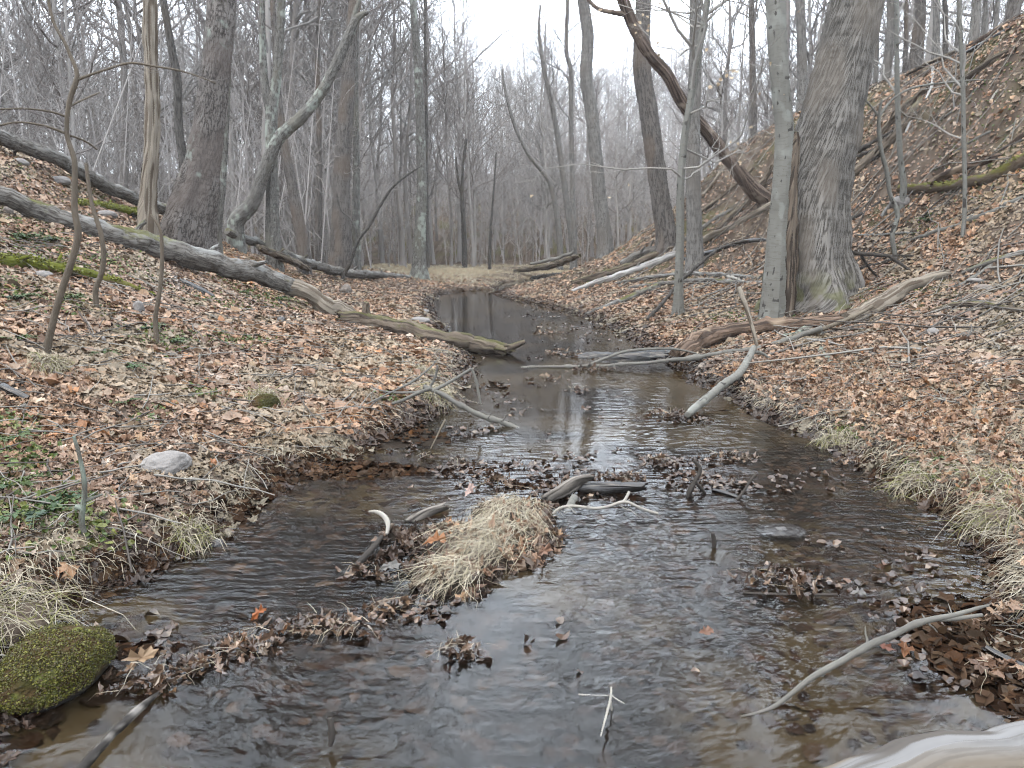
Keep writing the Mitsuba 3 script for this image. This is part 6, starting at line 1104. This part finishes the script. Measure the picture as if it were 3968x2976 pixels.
# ---------------------------------------------------------------- ferns and tussocks
GREEN = .38 * np.array([(.06, .12, .03), (.085, .15, .04), (.12, .175, .04), (.055, .10, .05)])
for name, label, x, y, z, s, seed, grp in PLANTS:
    r2 = np.random.default_rng(900 + seed)
    key = thing(name, label, 'fern' if name == 'fern' else 'grass tussock', grp)
    if name == 'fern':
        s *= 1.1
        for fr in range(11):
            az, L = r2.uniform(0, 2 * np.pi), s * r2.uniform(.7, 1.2)
            t = np.linspace(0, 1, 9)
            c0 = np.stack([np.cos(az) * L * t, np.sin(az) * L * t, L * (.55 * t - .5 * t ** 2) + .01], -1) + [x, y, z]
            c0[:, 2] = np.maximum(c0[:, 2], height(c0[:, 0], c0[:, 1]) + .012)
            side = np.array([-np.sin(az), np.cos(az), 0])
            pos = np.concatenate([c0[1:] + side * .11 * L * (1 - t[1:, None] * .8), c0[1:] - side * .11 * L * (1 - t[1:, None] * .8)])
            yaw = np.r_[np.full(8, az + 1.2), np.full(8, az - 1.2)]
            a_ = leaves(r2, pos, np.tile([0, 0, 1.], (16, 1)), np.r_[.26 * L * (1.05 - t[1:] * .8), .26 * L * (1.05 - t[1:] * .8)], np.tile(GREEN[r2.integers(0, 4)] * r2.uniform(.8, 1.25), (16, 1)), _O_DIA, tilt=.25, curl=.3, yaw=yaw)
            v2, f2 = tubes(c0[None], np.full((1, 9), .0022), 4)
            v, f, c = joinc([a_, (v2, f2, np.tile([.07, .08, .03], (len(v2), 1)))])
            part(key, 'frond', (v, f), 'leaf', color=c)
    else:
        n = 420
        ang = r2.uniform(0, 2 * np.pi, n)
        b = np.stack([x + r2.normal(0, .28 * s, n), y + r2.normal(0, .28 * s, n), np.zeros(n)], -1)
        b[:, 2] = np.maximum(height(b[:, 0], b[:, 1]), 0) + r2.uniform(0, .35 * s, n)
        d = np.stack([np.cos(ang), np.sin(ang) - .3, r2.uniform(.1, 1., n)], -1)
        col = straw_colours(r2, n)
        col[r2.random(n) < .3] = (.11, .105, .03)
        v, f, c = blades(r2, b, d, r2.uniform(.6, 1.25, n) * s, r2.uniform(.0012, .0028, n), col, .95, 5)
        mv, mf = blob(.42 * s, .42 * s, .34 * s, seed, 3, .25)
        mv = mv + [x, y, max(z, 0)]
        part(key, 'root_mound', (mv, mf), 'soil', smooth=True, color=soil_colours(mv))
        part(key, 'blades', (v, f), 'straw', kind='stuff', color=c)

# low green moss and seedlings in patches between the leaves
mv = []
for x, y, r, n in MOSS:
    px, py = rng.normal(x, r, n), rng.normal(y, r * 1.1, n)
    a, b = edges(px, py)
    k = np.maximum(a, b) > .05
    px, py = px[k], py[k]
    m_ = len(px)
    col = np.array([(.06, .08, .015), (.048, .07, .018), (.09, .095, .022)])[rng.integers(0, 3, m_)] * rng.uniform(.7, 1.2, (m_, 1))
    mv.append(leaves(rng, np.stack([px, py, height(px, py) + rng.uniform(.01, .045, m_)], -1), normals(px, py), rng.uniform(.02, .05, m_), col, _O_OVAL, tilt=.7, curl=.5))
v, f, c = joinc(mv)
scene['green_moss'] = mikit.ply((v, f), 'leaf', color=c)
labels['green_moss'] = {'kind': 'stuff', 'label': 'small green patches of moss and seedlings among the fallen leaves', 'category': 'moss'}
_used.add('green_moss')

# ---------------------------------------------------------------- clumps and single leaves
for name, label, x, y, r, n, hgt, wet, seed in CLUMPS:
    r2 = np.random.default_rng(1300 + seed)
    key = thing(name, label, 'leaf clump')
    px, py = r2.normal(x, r * .55, n), r2.normal(y, r * .38, n)
    dd = np.exp(-((px - x) ** 2 + (py - y) ** 2) / (r * r))
    pz = np.maximum(height(px, py), -.01) + r2.uniform(.0, 1., n) * hgt * dd + .006
    w = np.clip(r2.normal(.8, .2, n), 0, 1) * wet
    sc = .85 + y * .035
    v, f, c = leaves(r2, np.stack([px, py, pz], -1), np.tile([0, 0, 1.], (n, 1)), r2.uniform(.04, .08, n) * sc, leaf_colours(r2, n, w), _O_OAK, tilt=.5, curl=.55)
    part(key, 'leaves', (v, f), 'wet_leaf' if wet > .5 else 'leaf', kind='stuff', color=c)
    n2 = 10
    ya = r2.uniform(0, 6.3, n2)
    d = np.stack([np.cos(ya), np.sin(ya), r2.uniform(0, .6, n2)], -1)
    v, f, c = blades(r2, np.stack([r2.normal(x, r * .5, n2), r2.normal(y, r * .3, n2), np.full(n2, hgt * .6)], -1), d, r2.uniform(.06, .16, n2), np.full(n2, .0018) * sc, straw_colours(r2, n2) * .8, .5)
    part(key, 'straw', (v, f), 'straw', kind='stuff', color=c)
for label, x, y, z, s, col, yaw, tilt in LOOSE:
    r2 = np.random.default_rng(int(x * 1000) % 9973 + int(y * 1000))
    v, f, c = leaves(r2, np.array([[x, y, z + s * tilt * .25]]), np.array([[math.sin(yaw) * tilt, -abs(tilt), 1.]]), np.array([s]), np.array([col]) * .42, _O_OAK, tilt=.05, curl=.35, yaw=np.array([yaw]), jit=.2)
    key = thing('fallen_leaf', label, 'leaf')
    scene[key] = mikit.ply((v, f), 'leaf', color=c)

# ---------------------------------------------------------------- the wood all around
def place(name, groupname, items):
    """items: (x, y, turn, size, label, group); instances of a shapegroup that holds trunk and crown."""
    for x, y, a, s, label, grp in items:
        key = thing(name, label, 'tree' if 'tree' in name else 'sapling', grp)
        z = float(height(x, y)) - .15
        scene[key] = {'type': 'instance', 'shapegroup': {'type': 'ref', 'id': groupname}, 'to_world': T().translate([x, y, z]).rotate([0, 0, 1], a).scale(s)}

def wood_model(gid, seed, H, r0, small=False, tw='twig_grey', bk='far_bark', base=.3):
    r2 = np.random.default_rng(seed)
    k = 9
    t = np.linspace(0, 1, k)
    wob = np.cumsum(r2.normal(0, .022 * H / 3, (k, 2)), 0)
    wob -= wob[0]
    pts = [[wob[i, 0], wob[i, 1], H * t[i], r0 * (1 - .82 * t[i] ** .8)] for i in range(k)]
    v, f, _ = limb(pts, 9 if not small else 6, .7 if not small else .35, .08, 2., seed, 0, .3, 0.)
    cr = crown(seed + 1, pts, n1=11 if small else 20, n2=4 if small else 6, n3=4 if small else 6, t0=.12 if small else base, spread=.30, rmin=.004 if small else .0055, ang=(35, 75) if small else (25, 65))
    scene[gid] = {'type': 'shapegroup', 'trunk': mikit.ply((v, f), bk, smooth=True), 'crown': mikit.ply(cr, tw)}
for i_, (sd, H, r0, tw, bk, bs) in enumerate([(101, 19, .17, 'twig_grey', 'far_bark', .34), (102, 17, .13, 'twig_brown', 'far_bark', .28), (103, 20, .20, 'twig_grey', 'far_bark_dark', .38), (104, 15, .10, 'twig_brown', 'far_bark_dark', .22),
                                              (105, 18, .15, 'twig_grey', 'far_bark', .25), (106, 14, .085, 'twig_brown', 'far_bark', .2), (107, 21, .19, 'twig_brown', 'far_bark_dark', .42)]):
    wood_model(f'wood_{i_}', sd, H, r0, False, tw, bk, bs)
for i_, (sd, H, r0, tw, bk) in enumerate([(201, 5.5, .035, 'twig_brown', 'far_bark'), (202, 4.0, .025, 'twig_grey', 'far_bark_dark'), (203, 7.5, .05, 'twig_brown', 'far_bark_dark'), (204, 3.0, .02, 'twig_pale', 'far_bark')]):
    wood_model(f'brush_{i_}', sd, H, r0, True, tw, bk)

def thicket(gid, seed, n, H):
    r2 = np.random.default_rng(seed)
    out = []
    for k_ in range(n):
        b = r2.normal(0, 1.1, 2)
        l_ = r2.normal(0, .12, 2)
        h = H * r2.uniform(.5, 1.15)
        pts = [[b[0] + l_[0] * h * t, b[1] + l_[1] * h * t, h * t, .028 * (1 - .75 * t) * r2.uniform(.8, 1.3)] for t in (0, .35, .7, 1.)]
        qq, _ = spline(pts, .7)
        out += [tubes(qq[None, :, :3], qq[None, :, 3], 4), crown(seed * 31 + k_, pts, n1=7, n2=4, n3=3, t0=.1, spread=.38, rmin=.0065, ang=(25, 65))]
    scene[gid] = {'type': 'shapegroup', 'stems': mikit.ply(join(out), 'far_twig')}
for i_ in range(3):
    thicket(f'thicket_{i_}', 300 + i_, 6, (4.5, 6.5, 8.5)[i_])
for i_, (sd, H, r0, bs) in enumerate([(401, 19, .16, .3), (402, 16, .12, .25), (403, 21, .19, .36)]):
    r2 = np.random.default_rng(sd)
    t_ = np.linspace(0, 1, 8)
    wob = np.cumsum(r2.normal(0, .02 * H / 3, (8, 2)), 0)
    pts = [[wob[q_, 0] - wob[0, 0], wob[q_, 1] - wob[0, 1], H * t_[q_], r0 * (1 - .8 * t_[q_])] for q_ in range(8)]
    v, f, _ = limb(pts, 7, .8, .08, 2., sd)
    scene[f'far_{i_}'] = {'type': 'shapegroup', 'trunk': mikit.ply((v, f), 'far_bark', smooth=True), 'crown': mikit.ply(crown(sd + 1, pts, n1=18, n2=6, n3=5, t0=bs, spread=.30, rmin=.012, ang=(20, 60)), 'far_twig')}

rng = np.random.default_rng(2017)
named = np.array([d[4][0][:2] for d in DATA if d[5] == 'tree'])
def scatter(n, test, gap, box):
    out = []
    tries = 0
    while len(out) < n and tries < 60000:
        tries += 1
        y = rng.uniform(box[2], box[3])
        x = rng.uniform(box[0], box[1])
        if not test(x, y) or abs(x) > .78 * y + 4:
            continue
        if len(out) and (np.hypot(*(np.array(out)[:, :2] - (x, y)).T) < gap).any() or (np.hypot(*(named - (x, y)).T) < gap).any():
            continue
        a, b = edges(np.array([x]), np.array([y]))
        if max(a[0], b[0]) < .6:
            continue
        out.append((x, y))
    return out
W = {'far': ('on the far wooded hillside beyond the stream bend', 'on the far hillside'), 'flat': ('in the wood at the far edge of the flat', 'at the edge of the flat'),
     'left': ('in the dense wood behind the left slope', 'behind the left slope'), 'right': ('in the wood behind the right ridge', 'behind the right ridge')}
KIND = ['tall grey', 'slim grey', 'thick dark', 'slim dark', 'medium grey', 'thin crooked', 'tall dark']
def zone(x, y):
    r = x / y
    if r < -.27:
        return 'left'
    if r > .30:
        return 'right'
    return 'far' if y > 52 else 'flat'
def gap_sky(x, y):
    return -.05 < x / y < .24
spots = []
spots += scatter(95, lambda x, y: x / y < -.2 and not (y < 24 and x > -10.5), 1.35, (-60, -4, 19, 52))
spots += scatter(46, lambda x, y: x / y > .30 and x > 10, 1.5, (8, 50, 19, 50))
spots += scatter(34, lambda x, y: -.22 < x / y < .28 and y > 36 and not (gap_sky(x, y) and rng.random() < .6), 1.7, (-12, 14, 36, 56))
spots += scatter(118, lambda x, y: not (gap_sky(x, y) and rng.random() < .2), 1.8, (-85, 75, 52, 104))
items = {}
for k, (x, y) in enumerate(spots):
    zz = zone(x, y)
    s = rng.uniform(.75, 1.12) * (.78 if gap_sky(x, y) and y > 60 else .66 if gap_sky(x, y) else 1.)
    kd = int(rng.integers(0, 7))
    items.setdefault(kd, []).append((x, y, float(rng.uniform(0, 360)), float(s), f'{KIND[kd]} bare tree {W[zz][0]}', f'{KIND[kd]} trees {W[zz][1]}'))
for k in sorted(items):
    place('forest_tree', f'wood_{k}', items[k])
sp = scatter(60, lambda x, y: x / y < -.2 and not (y < 24 and x > -9.5), .9, (-45, -4, 18, 46)) + scatter(40, lambda x, y: x / y > .27 and x > 8.5, .9, (7, 40, 18, 45)) + scatter(80, lambda x, y: -.25 < x / y < .3 and y > 33, .9, (-14, 16, 33, 75))
items = {}
for x, y in sp:
    zz = zone(x, y)
    kd = int(rng.integers(0, 4))
    w = ['waist-thin brown', 'small grey', 'tall brown', 'low pale'][kd].replace('waist-thin', 'thin')
    items.setdefault(kd, []).append((x, y, float(rng.uniform(0, 360)), float(rng.uniform(.8, 1.3)), f'{w} bare sapling {W[zz][0]}', f'{w} saplings {W[zz][1]}'))
for k in sorted(items):
    place('young_sapling', f'brush_{k}', items[k])

# undergrowth and the far wood that read as one mass
def mass(name, label, cat, gids, pts, s0, s1):
    labels[name] = {'kind': 'stuff', 'label': label, 'category': cat}
    for k, (x, y) in enumerate(pts):
        scene[f'{name}__{k + 1:03d}'] = {'type': 'instance', 'shapegroup': {'type': 'ref', 'id': gids[k % len(gids)]},
                                         'to_world': T().translate([x, y, float(height(x, y)) - .1]).rotate([0, 0, 1], float(rng.uniform(0, 360))).scale(float(rng.uniform(s0, s1)))}
mass('undergrowth', 'grey haze of bare twiggy undergrowth between the far trunks', 'undergrowth', ['thicket_0', 'thicket_1', 'thicket_2'],
     scatter(95, lambda x, y: x / y < -.2 and not (y < 26 and x > -11.5), .8, (-60, -5, 21, 70)) + scatter(45, lambda x, y: x / y > .3 and x > 12, .8, (10, 55, 21, 60)) + scatter(230, lambda x, y: -.3 < x / y < .33 and y > 40, .8, (-34, 36, 40, 105)), .8, 1.6)
mass('distant_wood', 'distant bare wood closing the valley behind the far hillside', 'wood', ['far_0', 'far_1', 'far_2'],
     scatter(320, lambda x, y: True, 1.2, (-135, 135, 96, 175)), .85, 1.2)
mass('surrounding_wood', 'bare wood on both sides and behind, beyond the edges of the view', 'wood', [f'wood_{k}' for k in range(7)],
     [(x, y) for x, y in rng.uniform((-32, -34), (32, 17), (110, 2)) if abs(x) > .8 * max(y, 0) + 4.5 and abs(x) > 6 - .25 * min(y, 0) * 0][:64], .8, 1.1)
